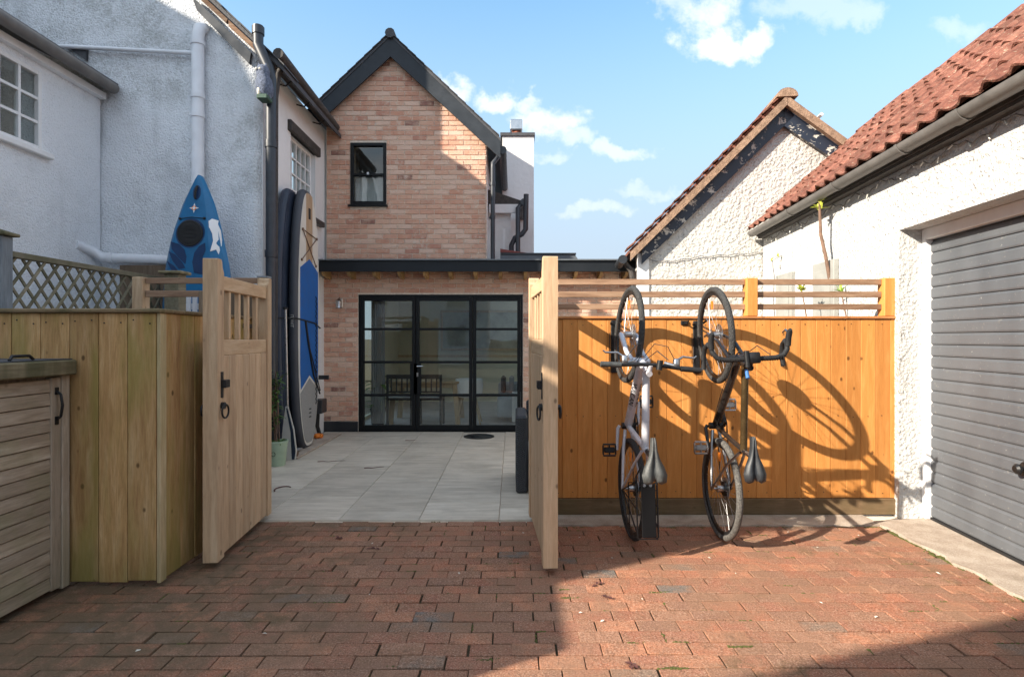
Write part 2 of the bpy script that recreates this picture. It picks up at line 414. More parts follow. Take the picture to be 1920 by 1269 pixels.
def mk_garage_paint():
    m, t = new_mat('grey_door_paint'); n = t.noise(stretch(t, (4, 4, 1.5)), 1.0, 5, .6); f = t.noise(t.pos, 45, 4, .7)
    c = t.ramp(n, [(.3, (.082, .090, .102)), (.7, (.112, .121, .134))])
    c = t.mix(t.smooth(f, .66, .72, 0, .6), c, (.45, .45, .44)); c = t.mix(t.smooth(t.noise(t.pos, 22, 4, .7), .62, .72, 0, .35), c, (.33, .30, .26))
    t.set(t.p, 'Base Color', c); t.set(t.p, 'Roughness', t.smooth(n, .3, .7, .42, .6))
    t.set(t.p, 'Normal', bump(t, n, .003))
    return m
M['doorgrey'] = mk_garage_paint()
M['w_orange'] = wood('orange_stained_boards', (.52, .205, .050), (.60, .25, .062), (.68, .32, .095), 'z', .62, .85, vary=.20, grain=.6, knot_dark=.22)
M['w_orange_x'] = wood('orange_stained_rail', (.36, .14, .045), (.48, .20, .07), (.58, .28, .11), 'x', .68, .5, vary=.2)
M['w_slat'] = wood('weathered_brown_slat', (.21, .12, .072), (.33, .20, .125), (.44, .295, .195), 'x', .8, .5, vary=.25)
M['w_gate'] = wood('fresh_pine_upright', (.43, .275, .16), (.58, .395, .24), (.68, .50, .325), 'z', .75, .75, vary=.16, grain=.6)
M['w_gate_y'] = wood('fresh_pine_rail', (.44, .275, .155), (.58, .395, .235), (.67, .49, .315), 'y', .75, .7, vary=.12, grain=.6)
M['w_fence'] = wood('green_tinged_board', (.38, .200, .078), (.58, .345, .145), (.71, .475, .24), 'z', .82, .9, (.27, .23, .055), .6, vary=.45, grain=1.2)
M['w_fence_lit'] = wood('lit_corner_board', (.46, .33, .18), (.60, .45, .26), (.70, .55, .35), 'z', .78, .6, (.2, .19, .06), .4, vary=.2)  # paler tone stands for light on the corner's return face
M['w_cap'] = wood('fence_cap_timber', (.17, .12, .065), (.27, .19, .105), (.36, .265, .155), 'x', .85, .4, (.07, .075, .03), .5)
M['w_grey'] = wood('silvered_timber', (.25, .185, .125), (.39, .305, .22), (.52, .425, .325), 'y', .85, .7, (.20, .20, .09), .3, vary=.22)
M['w_grey_z'] = wood('silvered_upright', (.28, .215, .15), (.41, .325, .24), (.52, .43, .33), 'z', .85, .6, (.20, .20, .09), .3, vary=.15)
M['w_lid'] = wood('mossy_lid_timber', (.17, .14, .085), (.27, .225, .135), (.37, .31, .20), 'y', .9, .4, (.055, .06, .025), .7)
M['w_trellis'] = wood('trellis_timber', (.17, .15, .10), (.25, .22, .15), (.33, .295, .21), 'y', .88, .2, (.075, .08, .035), .5)
M['w_post'] = wood('blue_grey_post', (.18, .20, .22), (.27, .295, .315), (.34, .37, .39), 'z', .85, .3)
M['w_gravel'] = wood('gravel_board', (.19, .115, .06), (.28, .175, .095), (.36, .24, .14), 'x', .85, .5, (.14, .11, .05), .4)
M['w_rafter'] = wood('rafter_timber', (.34, .20, .085), (.46, .29, .13), (.56, .37, .18), 'y', .7, .4)
M['w_table'] = wood('pale_table_wood', (.46, .33, .20), (.58, .43, .27), (.68, .53, .36), 'z', .5, .2)
M['w_old'] = wood('rotten_roof_timber', (.12, .065, .04), (.22, .13, .08), (.36, .26, .18), 'x', .9, .3)
M['w_back'] = wood('brown_fence_back', (.14, .10, .066), (.21, .15, .10), (.28, .205, .145), 'z', .85, .4)
def mk_glass():
    m = bpy.data.materials.new('window_glass'); m.use_nodes = True; t = NT(m.node_tree)
    gq = t.n('ShaderNodeNewGeometry')
    cosi = t.math('ABSOLUTE', t.n('ShaderNodeVectorMath', {0: gq.outputs['Normal'], 1: gq.outputs['Incoming']}, operation='DOT_PRODUCT').outputs['Value'])
    fr = t.math('ADD', .04, t.math('MULTIPLY', .96, t.math('POWER', t.math('SUBTRACT', 1.0, cosi), 5.0)))
    tr = t.n('ShaderNodeBsdfTransparent', {'Color': (.95, .97, .95, 1)})
    gl = t.n('ShaderNodeBsdfGlossy', {'Roughness': .012, 'Color': (1, 1, 1, 1)})
    pos = t.n('ShaderNodeNewGeometry').outputs['Position']
    nb = t.n('ShaderNodeBump', {'Height': t.noise(pos, 1.6, 2), 'Distance': .004, 'Strength': .35})
    t.set(gl, 'Normal', nb.outputs[0])
    f2 = t.math('ADD', t.math('MULTIPLY', fr, 1.0), .005, clamp=True)
    mx = t.n('ShaderNodeMixShader', {0: f2, 1: tr.outputs[0], 2: gl.outputs[0]})
    t.n('ShaderNodeOutputMaterial', {'Surface': mx}); return m
M['glass'] = mk_glass()
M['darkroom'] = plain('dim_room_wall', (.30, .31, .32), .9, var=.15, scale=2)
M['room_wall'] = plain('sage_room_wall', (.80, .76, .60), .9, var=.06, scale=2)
M['room_floor'] = plain('grey_room_floor', (.46, .42, .40), .55, var=.2, scale=5)
M['kayak'] = plain('blue_kayak_plastic', (.004, .135, .31), .38, var=.16, scale=6, bmp=.0008)
M['kayak_d'] = plain('recess_shade_blue', (.004, .035, .115), .5, var=.2, scale=8)  # darker hull blue, paints shade of recesses onto flat patches
M['rubber'] = plain('black_rubber', (.011, .011, .012), .7, var=.3, scale=40, bmp=.002)
def mk_tread(name, c0, c1):
    m, t = new_mat(name); n = t.noise(t.pos, 70, 3, .6)
    v = t.n('ShaderNodeTexVoronoi', {'Vector': t.pos, 'Scale': 130.0}).outputs['Distance']
    t.set(t.p, 'Base Color', t.ramp(n, [(.3, c0), (.75, c1)])); t.set(t.p, 'Roughness', .85)
    t.set(t.p, 'Normal', bump(t, v, .006)); return m
M['tread'] = mk_tread('tyre_rubber', (.022, .022, .023), (.06, .058, .055))
M['tread_dusty'] = mk_tread('dusty_tyre_rubber', (.05, .048, .045), (.17, .16, .145))
M['alloy'] = plain('brushed_alloy', (.42, .42, .43), .32, 1.0, .2, 25)
M['bike_white'] = plain('pearl_white_frame', (.58, .58, .62), .28, .15, .06, 6)
M['bike_black'] = plain('black_frame_paint', (.018, .015, .014), .22, .1, .3, 9)
M['bike_gold'] = plain('bronze_frame_paint', (.10, .066, .030), .25, .6, .2, 9)
M['matt'] = plain('matt_black', (.006, .006, .007), .75, spec=.12)
M['saddle_g'] = plain('grey_saddle', (.05, .053, .052), .5, var=.35, scale=30, bmp=.002)
M['saddle_b'] = plain('black_saddle', (.020, .023, .027), .48, var=.2, scale=30)
M['orange_ref'] = plain('orange_reflector', (.75, .20, .02), .3)
M['blue_part'] = plain('blue_spacer', (.05, .16, .42), .35)
M['sup_white'] = plain('board_white', (.66, .63, .57), .5, var=.06, scale=5)
M['sup_tan'] = wood('board_woodgrain', (.44, .29, .17), (.56, .39, .25), (.62, .46, .31), 'z', .5, .0)
M['sup_blue'] = plain('board_blue_pad', (.012, .105, .36), .7, var=.14, scale=9, bmp=.001)
M['sup_grey'] = plain('board_grey_pad', (.30, .295, .285), .8, var=.12, scale=60, bmp=.002)
M['sup_rail'] = plain('board_dark_rail', (.050, .054, .066), .55, var=.2, scale=5)
M['sup_rail_b'] = plain('board_navy_rail', (.024, .036, .062), .5, var=.2, scale=5)
M['pot'] = plain('pale_green_pot', (.36, .46, .33), .5, var=.12, scale=9)
M['leaf'] = plain('green_leaf', (.085, .165, .035), .55, var=.45, scale=9)
M['bud'] = plain('yellow_green_bud', (.42, .46, .06), .6, var=.3, scale=30)
M['leaf_bright'] = plain('bright_palm_leaf', (.22, .36, .05), .55, var=.3, scale=12)
M['bark'] = plain('bare_stem', (.19, .115, .08), .85, var=.3, scale=30, bmp=.003)
M['greystem'] = plain('grey_stem', (.13, .13, .14), .85, var=.3, scale=30)
M['shutter'] = plain('grey_shutter', (.30, .30, .28), .8, var=.12, scale=6)
M['owl'] = plain('plush_owl_grey', (.22, .26, .36), .95, var=.55, scale=55, bmp=.03)
M['owl_w'] = plain('owl_white', (.62, .60, .52), .9, var=.2, scale=30)
M['owl_base'] = plain('green_owl_base', (.04, .085, .06), .7, var=.3)
def mk_wicker():
    m, t = new_mat('woven_rattan')
    s_ = t.n('ShaderNodeSeparateXYZ', {0: t.pos}); q = t.math('ADD', s_.outputs['X'], s_.outputs['Y'])
    a = t.math('SINE', t.math('MULTIPLY', s_.outputs['Z'], 330.0))
    b = t.math('SINE', t.math('MULTIPLY', q, 210.0))
    h = t.math('MULTIPLY', a, b)
    t.set(t.p, 'Base Color', t.ramp(t.math('ADD', t.math('MULTIPLY', h, .5), .5), [(.2, (.012, .013, .015)), (.8, (.075, .08, .088))]))
    t.set(t.p, 'Roughness', .55); t.set(t.p, 'Normal', bump(t, h, .006)); return m
M['wicker'] = mk_wicker()
M['cushion'] = plain('grey_throw', (.42, .44, .46), .95, var=.1, scale=9, bmp=.003)
M['moss'] = plain('moss', (.10, .105, .022), .95, var=.5, scale=60, bmp=.01)
M['litter'] = plain('pale_litter', (.62, .57, .48), .9, var=.3, scale=80)
M['litter_d'] = plain('dead_leaf', (.10, .035, .03), .9, var=.4, scale=60)
M['bulb'] = plain('clear_bulb', (.75, .73, .65), .25, var=.1)
M['picture'] = plain('painted_seascape', (.36, .37, .31), .6, var=.4, scale=3)

# ================================================================== THE SETTING
gr = MB(); gr.add([(-600,-600,-.075),(600,-600,-.075),(600,900,-.075),(-600,900,-.075)], [(0,1,2,3)])
tag(gr.build('ground', M['soil']), 'bare ground around the yard', kind='structure')

# --- block paved driveway: every brick-shaped block is laid singly
drive = bx('driveway', M['sand'], None, -6.5, 2.80, -3.0, 4.33, -.07, -.0095)
tag(drive, 'red brown block paved yard', kind='structure')
PITCH_X, PITCH_Y = .2035, .1015
def paver_mesh(L, name='paver'):
    m = MB(); c = .0018
    a, b = L/2-.0027, PITCH_Y/2-.0036
    m.add([(-a,-b,-.045),(a,-b,-.045),(a,b,-.045),(-a,b,-.045), (-a,-b,-c),(a,-b,-c),(a,b,-c),(-a,b,-c), (-a+c,-b+c,0),(a-c,-b+c,0),(a-c,b-c,0),(-a+c,b-c,0)],
          [(4,5,9,8),(5,6,10,9),(6,7,11,10),(7,4,8,11),(8,9,10,11),(0,1,5,4),(1,2,6,5),(2,3,7,6),(3,0,4,7)])
    return m
pm_full = paver_mesh(PITCH_X).mesh('paver', M['paver'])
cand = []; far_p = MB()
row = 0; y = 4.33-PITCH_Y/2
while y > -1.2:
    x0 = -6.4 + (PITCH_X/2 if row % 2 else 0) + rnd.uniform(-.012, .012)
    x = x0
    while x < 2.78:
        L = PITCH_X; xc = x+L/2
        if x+L > 2.785: L = 2.785-x; xc = x+L/2
        if L > .05: cand.append((xc+rnd.gauss(0, .0025), y+rnd.gauss(0, .0015)+.006*math.sin(xc*1.3)+.004*math.sin(xc*3.1+y*2), L))
        x += PITCH_X
    y -= PITCH_Y; row += 1
def in_view(p):
    x, y, L = p
    if y < 2.30 or abs(x)/y > .955: return False
    if x < -2.45 or (x < -1.95 and y > 3.15): return False
    if x > .32 and y > 4.20: return False
    return True
vis = sorted([p for p in cand if in_view(p) and p[2] > .2], key=lambda p: p[0]**2+p[1]**2)[:300]
viss = set(vis)
for p in cand:
    h = max(-.003, rnd.gauss(0, .0016)); tx, ty, tz = (max(-.016, min(.016, rnd.gauss(0, .009))) for _ in range(3)); tz *= .8; ty *= .9
    if p[0] > .3 and p[1] > 4.2: continue
    if p in viss:
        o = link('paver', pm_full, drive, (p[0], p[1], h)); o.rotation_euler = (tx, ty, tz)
    else:
        q = paver_mesh(p[2]); q2 = Matrix.Translation((p[0], p[1], h)) @ Euler((tx, ty, tz)).to_matrix().to_4x4()
        far_p.M = q2; far_p.add(q.v, q.f)
far_p.M = None
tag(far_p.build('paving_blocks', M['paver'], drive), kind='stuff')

# --- concrete: strip under the fence, apron at the garage door
strip = MB()
n = 40
pts_f = [(.30 + i*(2.80-.30)/n, 4.215 + rnd.uniform(-.012, .012)) for i in range(n+1)]
strip.prism(pts_f + [(2.80, 4.62), (.30, 4.62)], 'z', -.06, .012)
tag(strip.build('concrete_strip', M['concrete']), 'rough concrete strip under the orange fence', kind='structure')
apron = MB()
edge = [(2.79 + .02*math.sin(i*1.7) + rnd.uniform(-.012, .012), 1.0 + i*.1) for i in range(34)]
apron.prism(edge + [(3.60, 4.42), (3.30, 1.0)], 'z', -.06, .016)
tag(apron.build('garage_apron', M['concrete']), 'worn concrete apron along the garage door', kind='structure')

# --- patio
patio = bx('patio', M['mortar'], None, -2.84, 5.5, 4.335, 8.62, -.07, -.006)
tag(patio, 'pale stone slab patio beyond the gates', kind='structure')
TW = .625
tcols = [-.1007 + TW*k for k in range(-5, 4)]
for ci, xl in enumerate(tcols):
    y0 = 4.345; first = True; cuts = [.30, .92, .62, 1.2, .45][ci % 5]
    ys = [4.345]
    yy = 4.345 + cuts
    while yy < 8.42: ys.append(yy); yy += 1.2
    ys.append(8.43)
    for a, b in zip(ys[:-1], ys[1:]):
        if b-a < .1: continue
        xa, xb = max(xl, -2.82)+.002, xl+TW-.002
        if xb-xa < .08: continue
        m = MB(); m.cbox(-(xb-xa)/2, (xb-xa)/2, -(b-a)/2+.002, (b-a)/2-.002, -.03, 0, .003)
        o = m.build('tile', M['tile'], patio); o.location = ((xa+xb)/2, (a+b)/2, .010+rnd.uniform(-.001, .001))
drain = MB(); drain.box(-2.4, 1.6, 8.435, 8.485, -.02, .004)
dr = drain.build('drain_channel', M['black_frame'], patio)
cells = MB()
for k in range(100): cells.box(-2.39+k*.026, -2.375+k*.026, 8.437, 8.483, .004, .010)
cells.build('drain_grating', M['iron'], patio)
mh = MB(); mh.lathe([(.22, 0), (.22, .006), (.205, .010), (.20, .008)], 28, Matrix.Translation((sx(898, 8.0), 8.02, .011)))
tag(mh.build('manhole_cover', M['iron']), 'dark round drain cover on the patio near the glass doors', 'drain cover')

# ================================================================== BRICK HOUSE
YW = 8.50
house = thing('brick_house', 'brick gabled house with black framed glass doors and black bargeboards', 'house', (-1.6, YW, 0))
HO = Matrix.Translation((1.6, -YW, 0))     # parts are laid out in world metres, the root sits at the wall's foot
def hp(m): m.M = HO; return m
UX0, UX1 = -2.83, -.39          # upper wall
LX0, LX1 = -2.90, 1.95          # lower wall
WX0, WX1, WZ0, WZ1 = -2.462, -1.918, 3.45, 4.40
DX0, DX1, DZ1 = -2.345, .165, 2.09
APX, APZ = -1.83, 5.86
def rake(x): return APZ - abs(x-APX)*.95
wall = MB(); wall.M = HO
yb = YW+.009
def wbox(x0, x1, z0, z1): wall.box(x0, x1, yb, YW+.26, z0, z1)
wbox(LX0, DX0, 0, 2.56); wbox(DX1, LX1, 0, 2.56); wbox(DX0, DX1, DZ1, 2.56)
zt = rake(UX0)
wbox(UX0, UX1, 2.5605, WZ0); wbox(UX0, WX0, WZ0, WZ1); wbox(WX1, UX1, WZ0, WZ1)
zr = rake(UX1)
wall.prism([(UX0, WZ1), (UX1, WZ1), (UX1, max(WZ1+.01, zr)), (APX, APZ), (UX0, rake(UX0))], 'y', yb, YW+.26)
wo = wall.build('wall', M['mortar'], house)
# bricks, cut course by course round the openings and the gable
BL, BH = .225, .075
def intervals(z0, z1):
    out = []
    if z1 <= 2.57:
        segs = [(LX0, LX1)]
        if z0 < DZ1 - .01: segs = [(LX0, DX0-.002), (DX1+.002, LX1)]
    else:
        a, b = UX0, UX1
        half = (APZ - z1)/.95
        a, b = max(a, APX-half), min(b, APX+half)
        if b-a < .06: return []
        segs = [(a, b)]
        if z0 < WZ1-.01 and z1 > WZ0+.01: segs = [(a, WX0-.002), (WX1+.002, b)]
    return segs
bricks = []
ci = 0; z = 0.16
while z < 5.8:
    for (a, b) in intervals(z, z+BH):
        x = -3.2 + (BL/2 if ci % 2 else 0) - .01
        while x < b:
            x0, x1 = max(x, a), min(x+BL, b)
            if x1-x0 > .045: bricks.append(((x0+x1)/2, z+BH/2, x1-x0))
            x += BL
    ci += 1; z += BH
def brick_mb(L):
    m = MB(); a, b, c, d = L/2-.0052, BH/2-.0055, .003, .05
    m.add([(-a,0+.003,-b),(a,.003,-b),(a,.003,b),(-a,.003,b), (-a+c,0,-b+c),(a-c,0,-b+c),(a-c,0,b-c),(-a+c,0,b-c), (-a,d,-b),(a,d,-b),(a,d,b),(-a,d,b)],
          [(4,5,6,7),(0,1,5,4),(1,2,6,5),(2,3,7,6),(3,0,4,7),(8,9,1,0),(9,10,2,1),(10,11,3,2),(11,8,0,3)])
    return m
full_b = brick_mb(BL).mesh('brick', M['brick'])
def brick_key(p):
    px = 960+p[0]*1046/YW; py = 635-(p[1]-CAM_H)*1046/YW
    hid = px < 640 or px > 985 or py > 660 or (485 < py < 530)
    return (1 if hid else 0, abs(p[1]-3.2))
fb = sorted([p for p in bricks if abs(p[2]-BL) < .001], key=brick_key)[:300]; fbs = set(fb)
rest = MB()
for p in bricks:
    dy = rnd.uniform(-.004, .001); rz = rnd.gauss(0, .006)
    if p in fbs:
        o = link('brick', full_b, wo, (p[0]+1.6, dy, p[1])); o.rotation_euler = (rnd.gauss(0, .01), rnd.gauss(0, .004), rz)
    else:
        q = brick_mb(p[2]); rest.M = HO @ Matrix.Translation((p[0], YW+dy, p[1])) @ Matrix.Rotation(rnd.gauss(0, .004), 4, 'Y'); rest.add(q.v, q.f)
tag(rest.build('brick_courses', M['brick'], wo), kind='stuff')
m = hp(MB()); m.box(LX0, DX0-.003, YW-.012, YW+.02, .0, .155); m.build('plinth', M['black'], house)
m = hp(MB()); m.box(DX1+.003, LX1, YW-.012, YW+.02, .0, .155); m.build('plinth', M['black'], house)

# body of the house behind the front wall
m = hp(MB()); m.box(UX0+.02, UX0+.25, YW+.262, 13.5, 2.57, rake(UX0)); m.box(UX1-.25, UX1-.02, YW+.262, 13.5, 2.57, rake(UX1)); m.build('side_wall', M['white_s'], house)
roofm = hp(MB())
for s_ in (-1, 1):
    ov = 1.02 if s_ < 0 else 1.64
    e = (APX+s_*ov*(1 if s_ > 0 else 1.15), )
    xe = APX + (1.66 if s_ > 0 else -1.25)
    roofm.prism([(APX, APZ+.10), (xe, rake(xe)+.10), (xe, rake(xe)+.145), (APX, APZ+.145)], 'y', YW-.12, 13.6)
ro = roofm.build('roof', M['slate'], house)
m = hp(MB()); m.tube([(APX, YW-.15, APZ+.135), (APX, 13.6, APZ+.135)], .075, 10); m.build('ridge_tile', M['slate'], ro, 40)
for k in range(18):                                        # slate edges seen on the two verges
    for s_ in (-1, 1):
        d = k*.125
        if s_ < 0 and d > 1.2: continue
        xa = APX+s_*d; xb = APX+s_*(d+.14)
        if abs(xb-APX) > 1.66: continue
        m = hp(MB()); m.prism([(xa, rake(xa)+.150), (xb, rake(xb)+.153), (xb, rake(xb)+.172), (xa, rake(xa)+.160)], 'y', YW-.14, YW+.5); m.build('slate', M['slate'], ro)
for s_ in (-1, 1):
    xe = APX + (1.655 if s_ > 0 else -1.24)
    x1 = APX + s_*.0
    m = hp(MB()); m.prism([(x1, APZ+.10), (xe, rake(xe)+.10), (xe - (.0 if s_ > 0 else 0), rake(xe)-.16), (x1, APZ-.20)], 'y', YW-.11-.002*s_, YW-.075)
    m.build('bargeboard', M['barge'], house)
m = hp(MB()); m.prism([(APX, APZ+.02), (APX+1.63, rake(APX+1.63)+.02), (APX+1.63, rake(APX+1.63)-.02), (APX, APZ-.02)], 'y', YW-.075, YW+.02); m.build('soffit', M['barge'], house)

# upper window
def sash(parent, x0, x1, z0, z1, y, fr=.045):
    f = hp(MB()); a, b = y-.03, y+.05
    f.cbox(x0, x0+fr, a, b, z0, z1, c=.005); f.cbox(x1-fr, x1, a, b, z0, z1, c=.005)
    f.cbox(x0+fr, x1-fr, a+.001, b, z1-fr*1.1, z1, c=.005); f.cbox(x0+fr, x1-fr, a+.001, b, z0, z0+fr*1.3, c=.005)
    zm = (z0+z1)/2-.01; f.cbox(x0+fr, x1-fr, a+.004, b, zm-.018, zm+.018, c=.004)
    wdw = f.build('window', M['black_frame'], parent)
    for (za, zb) in ((z0+fr*1.3, zm-.018), (zm+.018, z1-fr*1.1)):
        g = hp(MB()); g.box(x0+fr, x1-fr, y+.012, y+.016, za, zb); g.build('pane', M['glass'], wdw)
    s_ = hp(MB()); s_.cbox(x0-.03, x1+.03, y-.07, y-.03, z0-.03, z0, c=.004); s_.build('sill', M['black_frame'], wdw)
    h_ = hp(MB()); h_.box((x0+x1)/2-.015, (x0+x1)/2+.015, y-.045, y-.03, zm-.005, zm+.03); h_.build('sash_lock', M['steel'], wdw)
    # a blind lowered behind the bottom half
    bl = hp(MB()); bl.box(x0+fr, x1-fr, y+.10, y+.11, z0, zm-.02); bl.build('blind', M['cushion'], wdw)
    return wdw
sash(house, WX0, WX1, WZ0, WZ1, YW+.02)
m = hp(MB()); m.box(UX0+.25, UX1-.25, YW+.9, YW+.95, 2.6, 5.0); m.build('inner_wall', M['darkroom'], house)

# glass doors: three leaves of four panes
dm = hp(MB()); y0, y1 = YW+.02, YW+.10
dm.box(DX0, DX0+.03, y0, y1, 0.0, DZ1); dm.box(DX1-.03, DX1, y0, y1, 0.0, DZ1); dm.box(DX0+.03, DX1-.03, y0+.001, y1, DZ1-.04, DZ1); dm.box(DX0+.03, DX1-.03, y0+.001, y1, 0, .02)
dof = dm.build('glass_doors', M['black_frame'], house)
st = [DX0+.03, sx(779, YW), sx(886, YW), DX1-.03]
bars = [sz(617.5, YW), sz(679.5, YW), sz(741.5, YW)]
for k in range(3):
    a, b = st[k]+.003, st[k+1]-.003
    lf = hp(MB()); sw = .052; ya, yc = YW+.012, YW+.075
    lf.cbox(a, a+sw, ya, yc, .02, DZ1-.042, c=.004); lf.cbox(b-sw, b, ya, yc, .02, DZ1-.042, c=.004)
    lf.cbox(a+sw, b-sw, ya+.001, yc, DZ1-.042-.055, DZ1-.042, c=.004); lf.cbox(a+sw, b-sw, ya+.001, yc, .02, .095, c=.004)
    zs = [.095] + bars[::-1] + [DZ1-.097]
    for zb in bars: lf.cbox(a+sw, b-sw, ya-.006, yc, zb-.018, zb+.018, c=.004)
    fo = lf.build('door_leaf', M['black_frame'], dof)
    g = hp(MB())
    for i in range(4):
        za = zs[i] + (.018 if i else 0); zb = zs[i+1] - (.018 if i < 3 else 0)
        g = hp(MB()); g.box(a+sw, b-sw, YW+.040, YW+.046, za, zb); g.build('pane', M['glass'], dof)
    if k < 2:
        pl_ = hp(MB()); c = b-sw/2 if k == 0 else a+sw/2
        pl_.box(c-.055, c+.055, ya-.010, ya-.001, bars[2]+.02, bars[1]-.02); pl_.build('lock_plate', M['black_frame'], dof)
hd = hp(MB()); c = st[1]+.03; hd.tube([(c, YW-.01, 1.0), (c, YW-.05, 1.0), (c+.09, YW-.055, 1.0)], .009, 8); hd.box(c-.012, c+.012, YW-.004, YW+.004, .84, .9)
hd.build('door_handle', M['steel'], dof, 40)

# lean-to eaves over the doors
EY = 8.14
fa = hp(MB()); fa.cbox(sx(598, EY), sx(1192, EY), EY, EY+.035, 2.395, 2.555, c=.004); can = fa.build('canopy_fascia', M['fascia'], house)
rf = hp(MB()); rf.prism([(EY-.03, 2.556), (YW+2.6, 2.63), (YW+2.6, 2.66), (EY-.03, 2.575)], 'x', sx(598, EY)-.02, UX0-.001); rf.build('canopy_roof', M['leadgrey'], can)
rf = hp(MB()); rf.prism([(EY-.03, 2.556), (YW-.02, 2.563), (YW-.02, 2.583), (EY-.03, 2.575)], 'x', UX0, UX1); rf.build('canopy_roof', M['leadgrey'], can)
rf = hp(MB()); rf.prism([(EY-.03, 2.556), (YW+.45, 2.575), (YW+.45, 2.60), (EY-.03, 2.575)], 'x', UX1+.001, sx(1192, EY)+.02); rf.build('canopy_roof', M['leadgrey'], can)
sf = hp(MB()); sf.box(sx(600, EY), sx(1190, EY), EY+.036, YW+.01, 2.50, 2.52); sf.build('canopy_soffit', M['w_rafter'], can)
for k in range(13):
    xr = -2.80 + k*.372
    m = hp(MB()); m.prism([(EY+.036, 2.405), (EY+.036, 2.499), (YW+.01, 2.499), (YW+.01, 2.315), (EY+.10, 2.345)], 'x', xr, xr+.047); m.build('rafter', M['w_rafter'], can)
# downpipe, gutter end and eaves on the right of the upper wall
m = hp(MB()); xd = sx(924, 8.42)
m.tube([(xd+.10, 8.52, 4.25), (xd+.07, 8.47, 4.16), (xd+.0, 8.42, 4.06), (xd, 8.42, 3.98), (xd, 8.42, 2.585)], .034, 10)
for zz in (3.25, 3.75): m.tube([(xd, 8.42, zz-.025), (xd, 8.42, zz+.025)], .042, 10); m.box(xd-.06, xd+.02, 8.42, YW, zz-.01, zz+.01)
m.build('downpipe', M['pipe'], house, 40)
m = hp(MB()); xg = APX+1.66+.03
m.tube([(xg, YW-.05, rake(xg)+.02), (xg, 13.5, rake(xg)+.02)], .06, 10); m.build('gutter', M['pipe'], house, 40)
# rear part of the house: lower white wing, eaves, soil pipes and a small roof
RY = 9.6
m = hp(MB()); m.box(UX1-.02, -.02, RY, RY+.15, 2.62, 3.72); m.build('rear_wing_wall', M['white_s'], house)
m = hp(MB()); m.prism([(UX1-.02, 3.95), (.16, 3.76), (.16, 3.70), (UX1-.02, 3.70)], 'y', RY-.12, RY+.5); m.build('rear_eaves', M['oldgutter'], house)
m = hp(MB()); m.tube([(.20, RY-.2, 3.72), (.20, 13.3, 3.72)], .06, 10); m.build('rear_gutter', M['pipe'], house, 40)
m = hp(MB()); m.cbox(UX1+.0, .14, RY-.125, RY-.10, 3.55, 3.70, c=.004); m.build('rear_soffit', M['white_s'], house)
m = hp(MB()); m.tube([(-.01, RY-.14, 2.35), (-.01, RY-.14, 3.0), (.05, RY-.16, 3.12), (.17, RY-.18, 3.18), (.23, RY-.18, 3.26), (.24, RY-.18, 3.85)], .045, 10); m.build('vent_pipe', M['pipe'], house, 40)
m = hp(MB()); m.tube([(.10, RY-.18, 2.35), (.10, RY-.18, 3.62), (.18, RY-.1, 3.72)], .042, 10); m.build('downpipe', M['pipe'], house, 40)
m = hp(MB()); m.box(-.16, -.12, RY-.012, RY-.001, 2.7, 3.3); m.build('rear_window', M['white_paint'], house)
ch = hp(MB()); cy = 10.6; ch.box(sx(942, cy), sx(1001, cy), cy, cy+.9, 2.2, sz(256, cy)); cho = ch.build('chimney', M['white_s'], house)
m = hp(MB()); m.box(sx(940, cy)-.02, sx(1003, cy), cy-.03, cy+.93, sz(256, cy)+.001, sz(252, cy)+.02); m.build('chimney_cap', M['slate'], cho)
m = hp(MB()); cx = sx(968, cy); zc = sz(252, cy)+.021; m.lathe([(.09, 0), (.085, .16)], 14, Matrix.Translation((cx, cy+.3, zc))); m.build('chimney_pot', M['terracotta'], cho, 40)
m = hp(MB()); m.cbox(cx-.12, cx+.12, cy+.18, cy+.42, zc+.13, zc+.34, c=.02); m.build('chimney_cowl', M['steel'], cho)
py_ = 9.0
m = hp(MB()); m.prism([(sx(938, py_), 2.66), (sx(1090, py_), 2.62), (sx(1078, py_), sz(478, py_)), (sx(938, py_), sz(474, py_))], 'y', py_, 9.25); m.build('small_flat_roof', M['leadgrey'], house)
m = hp(MB()); m.box(sx(940, py_), sx(1080, py_), py_-.02, 9.25, sz(478, py_)+.001, sz(475, py_)); m.build('roof_edge', M['black'], house)
m = hp(MB()); m.prism([(sx(938, py_), sz(474, py_)), (sx(988, py_), sz(475, py_)+.002), (sx(938, py_), sz(467, py_))], 'y', py_-.01, 9.24); m.build('red_roof', M['redroof'], house)
# wall lamp by the doors
lamp = thing('wall_lamp', 'small silver lantern lamp on the brick wall left of the glass doors', 'lamp', (sx(637, 8.45), YW-.001, 1.95))
m = MB(); m.cbox(-.03, .03, -.02, 0, -.06, .08, c=.006); m.build('back_plate', M['steel'], lamp)
m = MB(); m.tube([(0, -.02, .06), (0, -.06, .09), (0, -.10, .07)], .008, 8); m.build('arm', M['steel'], lamp, 40)
m = MB(); m.lathe([(.012, .07), (.05, .035), (.045, .03), (.042, -.06), (.046, -.07), (.01, -.08)], 12, Matrix.Translation((0, -.10, 0))); m.build('lantern', M['alloy'], lamp, 30)

